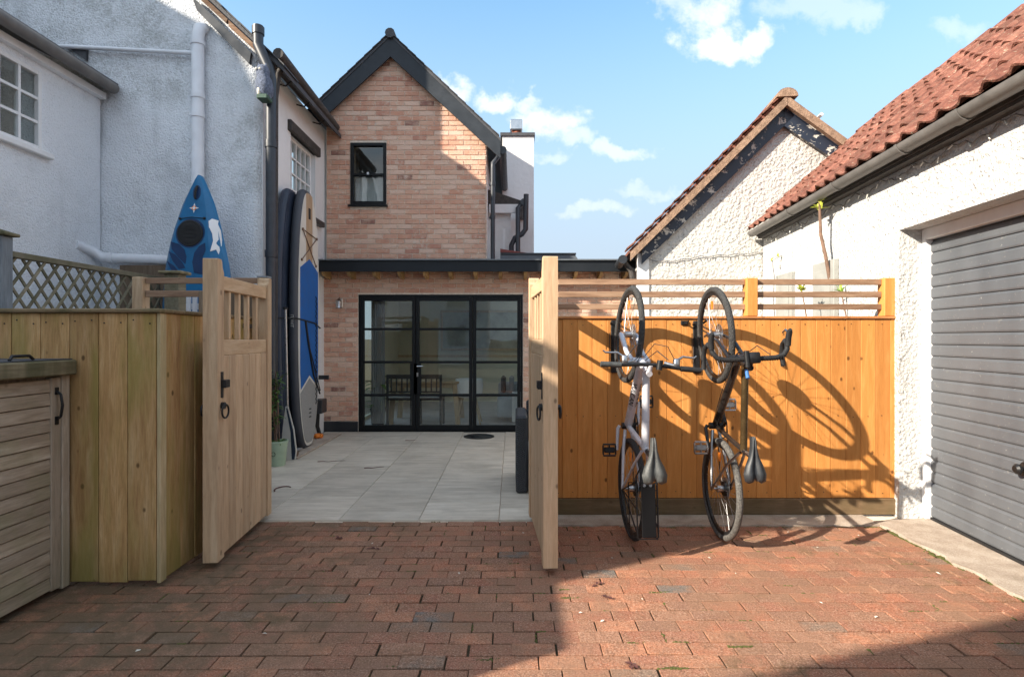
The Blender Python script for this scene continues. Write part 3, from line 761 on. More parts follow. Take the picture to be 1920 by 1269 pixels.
# the room behind the glass
room = hp(MB())
room.box(-2.60, -2.55, YW+.262, 8.95, 0, 2.35); room.box(-2.60, -2.55, 11.0, 12.6, 0, 2.35); room.box(-2.60, -2.55, 8.95, 11.0, 0, .06); room.box(1.55, 1.60, YW+.262, 12.6, 0, 2.35); room.box(-2.55, 1.55, 12.55, 12.6, 0, 2.35)
room.build('room_wall', M['room_wall'], house)
m = hp(MB()); m.box(-2.58, -2.57, 8.95, 11.0, .06, 2.35); m.build('added_side_window', M['glass'], house)  # added glazing that lets daylight into the room
m = hp(MB()); m.box(-2.55, 1.55, YW+.11, 12.55, -.03, .004); m.build('room_floor', M['room_floor'], house)
m = hp(MB()); m.box(-2.6, -.35, YW+.262, 12.6, 2.36, 2.40); m.box(1.5, 1.6, YW+.262, 12.6, 2.36, 2.40); m.box(-.35, 1.5, YW+.262, 9.0, 2.36, 2.40); m.box(-.35, 1.5, 12.4, 12.6, 2.36, 2.40); m.build('room_ceiling', M['white_paint'], house)
m = hp(MB()); m.box(-.37, 1.52, 8.98, 12.42, 2.401, 2.41); m.build('added_rooflight', M['glass'], house)  # roof glazing added to brighten the room below
m = hp(MB()); m.box(-2.55, 1.55, 12.52, 12.549, 1.0, 1.05); m.build('dado_rail', M['w_table'], house)
pic = thing('framed_picture', 'large framed picture on the wall inside the glass doors', 'picture', (-.65, 12.50, 1.15))
f = MB(); f.box(-.95, .95, -.02, .0, 0, .05); f.box(-.95, .95, -.02, 0, .85, .9); f.box(-.95, -.9, -.02, 0, .05, .85); f.box(.9, .95, -.02, 0, .05, .85); f.build('frame', M['w_table'], pic)
f = MB(); f.box(-.9, .9, -.008, .0, .05, .85); f.build('canvas', M['picture'], pic)
tb = thing('dining_table', 'pale wooden dining table inside behind the glass doors', 'table', (-1.45, 9.60, .004))
f = MB(); f.cbox(-.66, .66, -.42, .42, .67, .71, c=.008); f.cbox(-.58, .58, -.36, .36, .60, .669, c=.004); f.build('tabletop', M['w_table'], tb)
for a in (-1, 1):
    for b in (-1, 1):
        f = MB(); f.add([(a*.50-.04, b*.36-.035, .669), (a*.50+.04, b*.36-.035, .669), (a*.50+.04, b*.36+.035, .669), (a*.50-.04, b*.36+.035, .669),
                         (a*.56-.04, b*.38-.035, 0), (a*.56+.04, b*.38-.035, 0), (a*.56+.04, b*.38+.035, 0), (a*.56-.04, b*.38+.035, 0)],
                        [(0,1,2,3),(4,5,6,7),(0,1,5,4),(1,2,6,5),(2,3,7,6),(3,0,4,7)]); f.build('leg', M['w_table'], tb)
def chair(x, y, rz, label):
    c = thing('dining_chair', label, 'chair', (x, y, .004), rz, 'dining chairs behind the glass doors')
    f = MB(); f.cbox(-.21, .21, -.20, .20, .43, .455, c=.006); f.build('seat', M['black'], c)
    f = MB(); f.cbox(-.20, .20, -.19, .19, .456, .50, c=.02); f.build('cushion', M['cushion'], c)
    for a in (-1, 1):
        f = MB(); f.box(a*.19-.018, a*.19+.018, -.20, -.165, 0, .84); f.build('leg', M['black'], c)
        f = MB(); f.box(a*.19-.018, a*.19+.018, .165, .20, 0, .43); f.build('leg', M['black'], c)
    f = MB(); f.box(-.172, .172, -.195, -.17, .77, .84); f.box(-.172, .172, -.195, -.17, .55, .575); f.build('back_rail', M['black'], c)
    for k in range(4):
        f = MB(); f.box(-.13+k*.085-.011, -.13+k*.085+.011, -.19, -.175, .575, .77); f.build('back_slat', M['black'], c)
chair(-1.80, 9.10, 0, 'black slatted dining chair at the table, left of the two behind the glass')
chair(-1.33, 9.10, 0, 'black slatted dining chair at the table, right of the two behind the glass')
sf_ = thing('sofa', 'pale sofa with striped back cushions seen through the right glass door', 'sofa', (.35, 9.75, .004))
f = MB(); f.cbox(-.60, .9, -.4, .45, .08, .42, c=.03); f.build('seat', M['cushion'], sf_)
f = MB(); f.cbox(-.60, .9, .45, .62, .08, .62, c=.04); f.build('backrest', M['cushion'], sf_)
for k in range(9):
    f = MB(); f.cbox(-.55+k*.15, -.55+k*.15+.09, .36, .46, .43, .74, c=.03); f.build('cushion_stripe', M['darkroom'] if k % 2 else M['black'], sf_)
f = MB(); f.prism([(-.42, .02), (-.405, .02), (-.40, .435), (.44, .435), (.44, .45), (-.42, .45)], 'x', -.35, .55); f.build('throw', M['white_paint'], sf_)
wc = thing('tub_chair', 'white moulded chair at the right end of the dining table inside', 'chair', (-.72, 9.35, .004))
f = MB(); f.lathe([(.02, .43), (.17, .435), (.22, .48), (.235, .60), (.225, .74), (.215, .74), (.21, .6), (.16, .47), (.02, .455)], 20); f.build('shell', M['white_paint'], wc, 40)
for a in (-1, 1):
    for b in (-1, 1):
        f = MB(); f.tube([(a*.10, b*.10, .435), (a*.20, b*.20, 0)], .013, 8); f.build('leg', M['w_table'], wc, 40)
cur = MB(); pts = []
for k in range(25): pts.append((-2.27 + k*.009, 9.0 + .02*math.sin(k*1.6)))
cur.prism(pts + [(p[0], p[1]+.012) for p in pts[::-1]], 'z', .05, 2.3)
tag(cur.build('curtain', M['darkroom'], None, 40), 'grey folded curtain hanging inside the left glass door', 'curtain')
pls = thing('house_plant', 'dark leafy plant inside behind the left glass door', 'plant', (-2.2, 9.15, .004))
f = MB(); f.lathe([(.10, 0), (.13, .28), (.12, .28), (.11, .25)], 14); f.build('pot', M['black'], pls, 40)
def leaf_mb(f, base, d, L, W, droop=.25, n=5):
    """a bent pointed leaf with a folded midrib"""
    d = Vector(d).normalized(); side = d.cross(Vector((0, 0, 1)))
    if side.length < .1: side = Vector((1, 0, 0))
    side.normalize(); upv = side.cross(d).normalized(); vs = []; fs = []
    for i in range(n+1):
        t = i/n; p = Vector(base) + d*L*t - Vector((0, 0, 1))*droop*L*t*t
        wd = W*math.sin(math.pi*min(1, t*.92+.06))**.8*.5
        vs += [p+side*wd+upv*wd*.35, p, p-side*wd+upv*wd*.35]
    for i in range(n):
        a = i*3; fs += [(a, a+1, a+4, a+3), (a+1, a+2, a+5, a+4)]
    f.add(vs, fs)
f = MB(); 
for k in range(26):
    th = rnd.uniform(0, 6.28); e = rnd.uniform(.2, 1.3)
    leaf_mb(f, (0, 0, .25+rnd.uniform(0, .5)), (math.cos(th)*math.cos(e), math.sin(th)*math.cos(e), math.sin(e)), rnd.uniform(.25, .5), .07, .4)
f.build('foliage', M['leaf'], pls)

# ================================================================== WHITE COTTAGE (left)
GY = 6.40                       # its gable wall faces the camera
SXW = -2.865                     # its side wall faces the brick house
RX, RZ = -4.77, 6.46            # ridge
def crake(x): return RZ - abs(x-RX)*.94
cot = thing('white_cottage', 'stained white roughcast cottage with gable end and multi pane side window', 'house', (-4.77, GY, 0))
CO = Matrix.Translation((4.77, -GY, 0))
def cp(): m = MB(); m.M = CO; return m
# gable with soft, slightly uneven plaster: a fine grid pushed in and out
def lumpy_wall(m, x0, x1, ztop, y, nx, nz, amp, corner=None):
    from mathutils import noise as mn
    vs = []; fs = []
    for j in range(nz+1):
        for i in range(nx+1):
            x = x0+(x1-x0)*i/nx; zt_ = ztop(x); z = zt_*j/nz
            d = mn.noise(Vector((x*1.1, z*1.1, 3.1)))*amp + mn.noise(Vector((x*3.7, z*3.7, 7.7)))*amp*.45
            yy = y+d
            if corner and x > corner-.10: yy += ((x-(corner-.10))/.10)**2*.06
            vs.append((x, yy, z))
    for j in range(nz):
        for i in range(nx):
            a = j*(nx+1)+i; fs.append((a, a+1, a+nx+2, a+nx+1))
    m.add(vs, fs)
m = cp(); lumpy_wall(m, -6.75, SXW, lambda x: crake(x)-.02, GY-.03, 130, 120, .022, SXW); m.build('gable_wall', M['white_a'], cot, 60)
m = cp(); m.prism([(-6.7, 0), (SXW-.02, 0), (SXW-.02, crake(SXW)-.1), (RX, RZ-.1), (-6.7, crake(-6.7)-.1)], 'y', GY+.06, GY+.3); m.build('gable_core', M['white_s'], cot)
# side wall with a window opening
wy0, wy1, wz0, wz1 = 7.22, 8.12, 3.16, 4.08
m = cp(); xa, xb = SXW-.28, SXW
for (a, b, c, d) in ((GY+.02, wy0, 0, 4.62), (wy1, 8.62, 0, 4.62), (wy0, wy1, 0, wz0), (wy0, wy1, wz1, 4.62)): m.box(xa, xb, a, b, c, d)
m.build('side_wall', M['white_s'], cot)
def pane_window(parent, name, y0, y1, z0, z1, x, face, cols, rows, T, mat, fr=.05, bar=.022):
    """casement seen on a wall that runs away from the camera; face = +1 looks towards +x"""
    def nb(): q = MB(); q.M = T; return q
    f = nb(); a, b = (x-.05, x) if face > 0 else (x, x+.05)
    f.cbox(a, b, y0, y0+fr, z0, z1, c=.004); f.cbox(a, b, y1-fr, y1, z0, z1, c=.004); f.cbox(a+.001, b-.001, y0+fr, y1-fr, z0, z0+fr, c=.004); f.cbox(a+.001, b-.001, y0+fr, y1-fr, z1-fr, z1, c=.004)
    wdw = f.build(name, mat, parent)
    py = [y0+fr+(y1-y0-2*fr)*i/cols for i in range(cols+1)]; pz = [z0+fr+(z1-z0-2*fr)*i/rows for i in range(rows+1)]
    for yy in py[1:-1]: f = nb(); f.box(a+.005, b-.008, yy-bar/2, yy+bar/2, z0+fr, z1-fr); f.build('glazing_bar', mat, wdw)
    for zz in pz[1:-1]: f = nb(); f.box(a+.006, b-.009, y0+fr, y1-fr, zz-bar/2, zz+bar/2); f.build('glazing_bar', mat, wdw)
    for i in range(cols):
        for j in range(rows): f = nb(); xm = (a+b)/2-.012; f.box(xm, xm+.004, py[i]+bar/2, py[i+1]-bar/2, pz[j]+bar/2, pz[j+1]-bar/2); f.build('pane', M['glass'], wdw)
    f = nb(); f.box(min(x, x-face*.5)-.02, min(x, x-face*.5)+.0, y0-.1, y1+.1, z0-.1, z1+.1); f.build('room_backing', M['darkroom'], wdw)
    return wdw
pane_window(cot, 'side_window', wy0, wy1, wz0, wz1, SXW-.06, 1, 5, 4, CO, M['white_paint'], .035, .02)
m = cp(); m.cbox(SXW-.04, SXW+.05, wy0-.10, wy1+.10, wz1+.0, wz1+.14, c=.01); m.build('lintel', M['oldgutter'], cot)
m = cp(); m.cbox(SXW-.04, SXW+.07, wy0-.05, wy1+.22, wz0-.09, wz0-.01, c=.01); m.build('sill', M['black'], cot)
# roof: slates, ragged verge timber, gutter
m = cp()
m.prism([(RX, RZ+.04), (-2.60, crake(-2.60)+.04), (-2.60, crake(-2.60)+.10), (RX, RZ+.11)], 'y', GY-.05, 8.7)
m.prism([(RX, RZ+.04), (-6.95, crake(-6.95)+.04), (-6.95, crake(-6.95)+.10), (RX, RZ+.11)], 'y', GY-.05, 8.7)
cro = m.build('roof', M['slate'], cot)
k = 0; x = -4.7
while x < -2.62:
    L = rnd.uniform(.14, .24)
    m = cp(); j = rnd.uniform(-.02, .02); x2 = x+L
    m.prism([(x, crake(x)+.112), (x2, crake(x2)+.105), (x2, crake(x2)+.125), (x, crake(x)+.128)], 'y', GY-.10+j, GY+.35); m.build('slate', M['slate'], cro)
    x += L*.92
x = -4.7
while x < -3.0:                                             # broken verge boards
    L = rnd.uniform(.25, .55); x2 = min(x+L, -2.86); h = rnd.uniform(.06, .10)
    m = cp(); m.prism([(x, crake(x)+.03), (x2, crake(x2)+.03), (x2-.02, crake(x2)+.03-h*.6), (x, crake(x)+.03-h)], 'y', GY-.09, GY-.055); m.build('verge_board', M['w_old'], cro)
    x += L+.01
m = cp(); m.prism([(-3.62, crake(-3.62)-.09), (-2.95, crake(-2.95)-.10), (-2.97, crake(-2.97)-.25), (-3.56, crake(-3.56)-.20)], 'y', GY-.10, GY-.056); m.build('black_verge_board', M['black'], cro)
m = cp(); m.tube([(-2.66, 6.34, 4.66), (-2.66, 8.42, 4.60)], .062, 10); m.build('gutter', M['oldgutter'], cot, 50)
m = cp(); m.box(-2.83, -2.70, 6.42, 8.45, 4.62, 4.68); m.build('soffit_board', M['oldgutter'], cot)
for yy in (6.75, 7.35, 7.95):
    m = cp(); m.tube([(-2.84, yy, 4.50), (-2.74, yy, 4.47), (-2.64, yy, 4.55)], .010, 6); m.build('gutter_bracket', M['iron'], cot)
m = cp(); m.box(-6.7, -4.77, 6.45, 7.05, 5.4, 8.25); m.build('chimney', M['white_s'], cot)  # unseen stack, widened so its shadow covers the brick gable
m = cp(); m.box(-6.75, -4.72, 6.40, 7.10, 8.251, 8.35); m.build('chimney_cap', M['slate'], cot)
# pipes on the gable
def pipe(name, pts, r, mat, parent, n=12, collars=()):
    m = cp(); m.tube(pts, r, n)
    for (a, b) in collars: m.tube([a, b], r*1.16, n)
    return m.build(name, mat, parent, 45)
pyy = GY-.11
xp = sx(371, pyy)
pipe('white_stack_pipe', [(xp+.03, GY-.02, sz(52, pyy)+.03), (xp+.01, pyy+.02, sz(56, pyy)+.02), (xp, pyy, sz(70, pyy)), (xp, pyy, 1.0)], .066, M['white_pvc'], cot, 14,
     [((xp, pyy, sz(a, pyy)), (xp, pyy, sz(a+8, pyy))) for a in (78, 178, 214)])
pipe('white_overflow_pipe', [(sx(110, pyy), pyy+.02, sz(86, pyy)), (sx(362, pyy), pyy+.02, sz(99, pyy))], .024, M['white_pvc'], cot)
ypz = 6.26
pipe('white_waste_pipe', [(sx(152, 6.1), 6.0, sz(462, 6.1)), (sx(172, 6.2), 6.2, sz(472, 6.2)), (sx(195, ypz), ypz, sz(484, ypz)), (sx(360, ypz), ypz, sz(490, ypz))], .057, M['white_pvc'], cot, 14, [((sx(206, ypz), ypz, sz(485, ypz)), (sx(214, ypz), ypz, sz(485, ypz)))])
m = cp(); m.box(sx(222, 6.2), sx(322, 6.2), 6.22, 6.36, 1.7, sz(497, 6.2)); m.build('pipe_boxing', M['w_back'], cot)
# black soil pipe at the corner with swan neck
xk = sx(508, 6.28)
pipe('soil_pipe', [(sx(484, 6.28), 6.28, sz(50, 6.28)), (sx(484, 6.28), 6.28, sz(85, 6.28)), (xk-.02, 6.28, sz(130, 6.28)), (xk, 6.28, sz(150, 6.28)), (xk, 6.28, .02)], .058, M['pipe'], cot, 14,
     [((xk, 6.28, sz(a, 6.28)), (xk, 6.28, sz(a+13, 6.28))) for a in (265, 470)] + [((sx(484, 6.28), 6.28, sz(52, 6.28)), (sx(484, 6.28), 6.28, sz(66, 6.28)))])
xk2 = sx(521, 6.45)
pipe('rainwater_pipe', [(-2.66, 6.50, 4.60), (xk2+.0, 6.46, 4.48), (xk2-.03, 6.45, 4.2), (xk2-.04, 6.45, .02)], .034, M['oldgutter'], cot, 12)
pipe('aerial_cable', [(SXW+.006, 6.62, 4.5), (SXW+.008, 6.60, 3.6), (SXW+.006, 6.64, 2.0)], .006, M['white_pvc'], cot, 6)
owl = thing('decoy_owl', 'grey feathered decoy owl perched on top of the black pipe', 'owl decoy', (xk, 6.19, sz(196, 6.22)))
T = Matrix.Translation((0, 0, 0))
f = MB(); f.lathe([(.05, .04), (.085, .10), (.095, .17), (.085, .25), (.066, .30), (.070, .34), (.066, .385), (.04, .415), (.005, .425)], 18, Matrix.Translation((0, -.035, -.02)) @ Matrix.Rotation(-.10, 4, 'Y')); f.build('body', M['owl'], owl, 60)
f = MB(); f.ball((-.045, -.085, .09), .05, 8, (.6, .8, 1.2)); f.build('breast', M['owl_w'], owl, 60)
f = MB(); f.cbox(-.07, .05, -.12, .02, .0, .055, c=.01); f.build('base', M['owl_base'], owl)
for s_ in (-1, 1):
    f = MB(); f.lathe([(.022, 0), (.004, .05)], 8, Matrix.Translation((-.04+s_*.038, -.035, .375))); f.build('ear_tuft', M['owl'], owl)
    f = MB(); f.ball((.02*s_-.06, -.095, .335), .016, 6); f.build('eye', M['owl_w'], owl)

# ---- wing of the cottage that comes forward on the left
WXX = -4.68
wing = thing('white_wing_house', 'white roughcast wing with small paned window and grey gutter', 'house', (-5.9, 3.5, 0))
WO = Matrix.Translation((5.9, -3.5, 0))
def wp(): m = MB(); m.M = WO; return m
vy0, vy1, vz0, vz1 = 5.06, 5.55, 3.28, 4.06
m = wp()
for (a, b, c, d) in ((.50, vy0, 0, 4.2), (vy1, GY-.06, 0, 4.2), (vy0, vy1, 0, vz0), (vy0, vy1, vz1, 4.2)): m.box(WXX-.28, WXX, a, b, c, d)
m.build('side_wall', M['white_b'], wing)
m = wp(); m.prism([(-8.4, 0), (WXX-.285, 0), (WXX-.285, 4.2), (-6.6, 5.2), (-8.4, 4.2)], 'y', .5, .78); m.build('end_wall', M['white_b'], wing)
pane_window(wing, 'window', vy0, vy1, vz0, vz1, WXX+.005, 1, 2, 3, WO, M['white_paint'], .04, .026)
m = wp(); m.cbox(WXX-.02, WXX+.06, vy0-.06, vy1+.09, vz0-.06, vz0-.005, c=.008); m.build('sill', M['white_paint'], wing)
m = wp(); m.prism([(WXX+.20, 4.24), (-6.6, 5.30), (-6.6, 5.38), (WXX+.20, 4.31)], 'y', .4, GY-.05); m.prism([(-8.6, 4.24), (-6.6, 5.30), (-6.6, 5.38), (-8.6, 4.31)], 'y', .4, GY-.05); m.build('roof', M['slate'], wing)
m = wp(); m.tube([(WXX+.19, .4, 4.26), (WXX+.19, GY-.10, 4.235)], .058, 12); m.build('gutter', M['gutter'], wing, 40)
m = wp(); m.box(WXX+.001, WXX+.07, .45, GY-.06, 4.13, 4.20); m.build('fascia_board', M['white_paint'], wing)
m = wp(); m.box(WXX+.11, WXX+.16, GY-.42, GY-.05, 4.22, 4.33); m.build('lead_flashing', M['slate'], wing)
m = wp(); m.prism([(sx(122, 6.36), sz(86, 6.36)), (sx(166, 6.36), sz(90, 6.36)), (sx(164, 6.36), sz(116, 6.36))], 'y', 6.33, 6.40); m.build('lead_flashing', M['slate'], wing)

# ---- unseen blocks out of the frame, left and behind, added to shade the yard
nb1 = thing('unseen_house', 'unseen tall house beyond the wing, added for its shadow', 'house', (-13, 5.0, 0), -math.atan(.728))
# ridge passes over (-9.91, 2.95, 8.87); local x runs along the ridge
loc = Matrix.Rotation(math.atan(.728), 4, 'Z') @ Matrix.Translation((13, -5.0, 0))
e = loc @ Vector((-9.66, 2.77, 0))
m = MB(); m.box(e.x-7, e.x, e.y-.2, e.y+6.5, 0, 5.9); m.build('wall', M['white_b'], nb1)
m = MB(); m.prism([(e.y-3.2, 5.91), (e.y, 8.87), (e.y+6.7, 5.91)], 'x', e.x-7.1, e.x); m.build('roof', M['slate'], nb1)  # unseen ridge, placed for the shadow edge on the cottage gable
shade_block = thing('unseen_side_block', 'unseen low block beside the wing, added for its shadow', 'shade_block', (-4.3, .1, 0))
m = MB(); m.box(-.9, .55, .25, 1.2, 0, 2.40); m.build('wall', M['white_b'], shade_block)  # added out of sight, sized for the shadow edge on the paving
m = MB(); m.box(-.95, .565, .245, 1.2, 2.401, 2.5); m.build('roof', M['slate'], shade_block)
gable_block = thing('unseen_gable_block', 'unseen gabled block behind the yard, added for its shadow', 'garage', (-4.2, -1.5, 0))
m = MB(); m.prism([(-3.2, 0), (.9, 0), (.9, 4.9), (-.2, 5.73), (-2.05, 4.10), (-3.2, 3.1)], 'y', -4.0, 0); m.build('wall', M['white_b'], gable_block)  # unseen, its rake shaped for the shadow across the near paving

for (xo, wd, ht, lab) in ((-9.5, 8.0, 4.6, 'cream rendered house opposite the yard, behind the camera'), (1.5, 9.0, 5.0, 'white rendered house opposite the yard, behind the camera on the right')):
    hs = thing('opposite_house', lab, 'house', (xo, -15, 0))
    m = MB(); m.box(0, wd, -5, 0, 0, ht); m.build('wall', M['white_b'], hs)
    m = MB(); m.prism([(.5, ht+.001), (-5.4, ht+.001), (-2.4, ht+2.2)], 'x', -.2, wd+.2); m.build('roof', M['slate'], hs)
    for k in range(3):
        for zz in (1.0, 3.2):
            m = MB(); m.box(1+k*2.4, 2+k*2.4, .001, .03, zz, zz+1.1); m.build('window', M['darkroom'], hs)

# ================================================================== GARAGE (right), turned a little
GR = -math.atan(.0985)
GB = Vector((2.626, 0, 0))
gar = thing('garage', 'white roughcast garage with grey slatted door and red tiled roof', 'garage', GB, GR)
WT = 2.77
oy0, oy1, oz = 1.70, 4.43, 2.275
m = MB()
m.box(0, .22, .4, oy0, 0, WT); m.box(0, .22, oy0, oy1, oz, WT); m.box(0, .22, oy1, 7.50, 0, WT)
m.build('wall', M['white_c'], gar)
m = MB(); m.box(.22, .30, oy1-.001, oy1+.25, 0, WT-.01); m.box(.22, .30, oy0-.2, oy0+.001, 0, WT-.01); m.build('inner_wall', M['white_s'], gar)
fr = MB(); fr.cbox(.165, .225, oy1-.052, oy1-.001, .016, oz-.001, c=.004); fr.cbox(.165, .225, oy0+.001, oy0+.052, .016, oz-.001, c=.004); fr.cbox(.166, .225, oy0+.052, oy1-.052, oz-.085, oz-.001, c=.004)
fr.build('door_frame', M['white_paint'], gar)
gd = MB(); gd.box(.218, .23, oy0+.052, oy1-.052, .03, oz-.086); gdo = gd.build('garage_door', M['iron'], gar)
nsl = 24; zz0, zz1 = .035, oz-.10; hh = (zz1-zz0)/nsl
sl = MB(); yl = oy1-oy0-.108
sl.prism([(.0, 0), (-.010, .004), (-.014, hh*.16), (-.014, hh*.80), (-.004, hh*.90), (-.002, hh*.97), (.002, hh)], 'y', 0, yl)
slm = sl.mesh('slat', M['doorgrey'])
for k in range(nsl): link('slat', slm, gdo, (.217, oy0+.054, zz0+k*hh))
m = MB(); m.box(.196, .216, oy0+.055, oy1-.054, .0165, .034); m.build('bottom_seal', M['rubber'], gdo)
hy = sx(1912, 3.5); 
hl = MB(); Tm = Matrix.Translation((.203, 3.475, .615)) @ Matrix.Rotation(R(-90), 4, 'Y')
hl.lathe([(.045, 0), (.045, .006), (.014, .012), (.014, .03), (.03, .04), (.032, .055), (.02, .066)], 16, Tm); hl.build('door_handle', M['iron'], gdo, 40)
# eaves
PH = math.atan2(1.62, 1.80)
ex, ez = -.135, 2.865
m = MB(); m.box(-.085, .0, .4, 7.45, 2.745, 2.769); m.build('soffit', M['oldgutter'], gar)
m = MB(); m.box(-.098, -.080, .4, 7.45, 2.770, 2.86); m.build('fascia_board', M['oldgutter'], gar)
def half_gutter(y0, y1, x, z, r, n=10):
    q = MB(); vs = []; fs = []
    for y in (y0, y1):
        for rr in (r, r-.005):
            for i in range(n+1):
                th = math.pi + math.pi*i/n; vs.append((x+rr*math.cos(th), y, z+rr*math.sin(th)))
    k = n+1
    for i in range(n): fs += [(i, i+1, 2*k+i+1, 2*k+i), (k+i, k+i+1, 3*k+i+1, 3*k+i), (i, i+1, k+i+1, k+i), (2*k+i, 2*k+i+1, 3*k+i+1, 3*k+i)]
    fs += [(0, k, 3*k, 2*k), (n, k+n, 3*k+n, 2*k+n)]
    q.add(vs, fs); return q
gx_ = -.165; gz_ = 2.83
go = half_gutter(.4, 7.42, gx_, gz_, .062).build('gutter', M['gutter'], gar, 40)
m = MB(); m.prism([(gx_+.062*math.cos(math.pi+math.pi*i/10), gz_+.062*math.sin(math.pi+math.pi*i/10)) for i in range(11)], 'y', 7.42, 7.43); m.build('gutter_end', M['gutter'], go)
for yy in (1.5, 2.6, 3.42, 4.05, 5.05, 6.1):
    wd = .05 if abs(yy-3.42) < .01 else .014
    half_gutter(yy, yy+wd*2, gx_, gz_, .071).build('gutter_bracket', M['gutter'], go, 40)
# roof slope and tiles
def tile_mb(wid=.2, L=.345, th=.016, n=10):
    q = MB(); vs = []; fs = []
    for y in (0, L):
        lift = .022 if y == 0 else .0
        for t_ in (th, 0):
            for i in range(n+1):
                u = i/n; z = .034*(math.sin(math.pi*min(1, u/.62))**2 if u < .62 else 0) - .006*math.sin(math.pi*max(0, (u-.62)/.38))
                vs.append(((u-.5)*wid*1.06, y, z+t_+lift))
    k = n+1
    for i in range(n): fs += [(i, i+1, 2*k+i+1, 2*k+i), (k+i, k+i+1, 3*k+i+1, 3*k+i), (i, i+1, k+i+1, k+i), (2*k+i, 2*k+i+1, 3*k+i+1, 3*k+i)]
    fs += [(0, k, 3*k, 2*k), (n, k+n, 3*k+n, 2*k+n)]
    q.add(vs, fs); return q
# tile's local y runs up the slope, x along the eave
up_s = Vector((math.cos(PH), 0, math.sin(PH))); along = Vector((0, -1, 0)); nrm = along.cross(up_s)
def tile_matrix(y, s, jitter=0.0):
    o_ = Vector((ex, y, ez)) + up_s*s + nrm*(.012+jitter)
    return Matrix(((along.x, up_s.x, nrm.x, o_.x), (along.y, up_s.y, nrm.y, o_.y), (along.z, up_s.z, nrm.z, o_.z), (0, 0, 0, 1)))
SL = 2.43
under = MB(); under.prism([(ex+.04, ez-.01), (ex+SL*math.cos(PH), ez+SL*math.sin(PH)-.03), (ex+2*SL*math.cos(PH), ez-.03), (ex+2*SL*math.cos(PH), ez-.08), (ex+SL*math.cos(PH), ez+SL*math.sin(PH)-.10), (ex+.04, ez-.06)], 'y', .4, 7.40)
gro = under.build('roof', M['rooftile'], gar)
tmesh = tile_mb().mesh('roof_tile', M['rooftile'], 45)
nrow = 8; gauge = SL/nrow
for rI in range(nrow):
    y = 7.36
    while y > 2.35:
        o = link('roof_tile', tmesh, gro); o.matrix_local = tile_matrix(y+rnd.uniform(-.004, .004), rI*gauge-.045, rnd.uniform(0, .009)) @ Matrix.Rotation(rnd.gauss(0, .02), 4, 'Z') @ Matrix.Rotation(rnd.gauss(0, .012), 4, 'X')
        y -= .2
m = MB()
y = 2.15
q = tile_mb()
while y > .45:
    for rI in range(nrow):
        m.M = tile_matrix(y, rI*gauge-.045); m.add(q.v, q.f)
    y -= .2
tag(m.build('roof_tiles_beyond', M['rooftile'], gro, 45), kind='stuff')
rx, rz_ = ex+SL*math.cos(PH), ez+SL*math.sin(PH)
y = 7.40
while y > .5:
    m = MB(); L = .40
    m.lathe([(.10, 0), (.105, L)], 12, Matrix.Translation((rx+.02, y, rz_-.045)) @ Matrix.Rotation(R(90), 4, 'X')); m.build('ridge_tile', M['rooftile'], gro, 40); y -= .39
# cobbled mortar under the first tile course
# fairy lights strung along the wall under the eaves and across the gable
fl_ = MB(); fb_ = MB(); pts = []
for i in range(150):
    y = 7.35 - i*.038; pts.append((-.022-.006*math.sin(i*.9), y, 2.70+.022*math.sin(i*.55)+.012*math.sin(i*1.7)))
fl_.tube(pts, .005, 5)
string = thing('fairy_lights', 'thin string of fairy lights along the garage wall under the gutter', 'string lights', GB, GR)
for i in range(2, 148, 4):
    p = Vector(pts[i]); d = Vector((rnd.uniform(-.3, .1), rnd.uniform(-.8, .8), -rnd.uniform(.3, 1))).normalized(); fb_.tube([p, p+d*.04], [.006, .004], 5)
fl_.build('wire', M['gutter'], string); tag(fb_.build('bulbs', M['bulb'], string), kind='stuff')

# ---- outbuilding with black bargeboards, in line with the garage
OY = 7.52
ob = thing('white_outbuilding', 'white roughcast outbuilding with peeling black bargeboards and tiled roof', 'building', GB + Vector((.0985*.995*OY, .995*OY, 0)), GR)
ax_, az_ = .25, 4.50; sl_l, sl_r = 1.0, .80
def oz_(x): return az_ - ((ax_-x)*sl_l if x < ax_ else (x-ax_)*sl_r)
m = MB(); m.prism([(-1.62, 0), (2.2, 0), (2.2, oz_(2.2)), (ax_, az_), (-1.62, oz_(-1.62))], 'y', 0, .3)
m.build('gable_wall', M['white_gable'], ob)
m = MB(); m.box(-1.62, -1.40, .301, 4.5, 0, oz_(-1.62)); m.build('side_wall', M['white_gable'], ob)
m = MB(); m.box(-1.66, -1.50, -.025, -.001, 0, 2.58); m.build('corner_render', M['white_s'], ob)
m = MB(); m.prism([(ax_, az_+.10), (-1.80, oz_(-1.80)+.10), (-1.80, oz_(-1.80)+.14), (ax_, az_+.15)], 'y', -.10, 4.6); m.prism([(ax_, az_+.10), (2.3, oz_(2.3)+.10), (2.3, oz_(2.3)+.14), (ax_, az_+.15)], 'y', -.10, 4.6)
oro = m.build('roof', M['rooftile'], ob)
for s_ in (-1, 1):
    xe = -1.76 if s_ < 0 else 1.6; sp = sl_l if s_ < 0 else sl_r
    m = MB(); m.prism([(ax_-.0*s_, az_+.095), (xe, oz_(xe)+.095), (xe, oz_(xe)-.02), (ax_, az_-.03)], 'y', -.175+.002*s_, -.10); m.build('verge', M['verge'], ob)
    x2 = -1.60 if s_ < 0 else 1.02
    m = MB(); m.prism([(ax_, az_-.035), (x2, oz_(x2)-.035), (x2, oz_(x2)-.22), (ax_, az_-.27)], 'y', -.075-.004*s_, -.03); m.build('bargeboard', M['peel'], ob)
    m = MB(); m.prism([(ax_, az_-.0), (x2, oz_(x2)-.0), (x2, oz_(x2)-.035), (ax_, az_-.04)], 'y', -.10, -.001); m.build('soffit', M['peel'], ob)
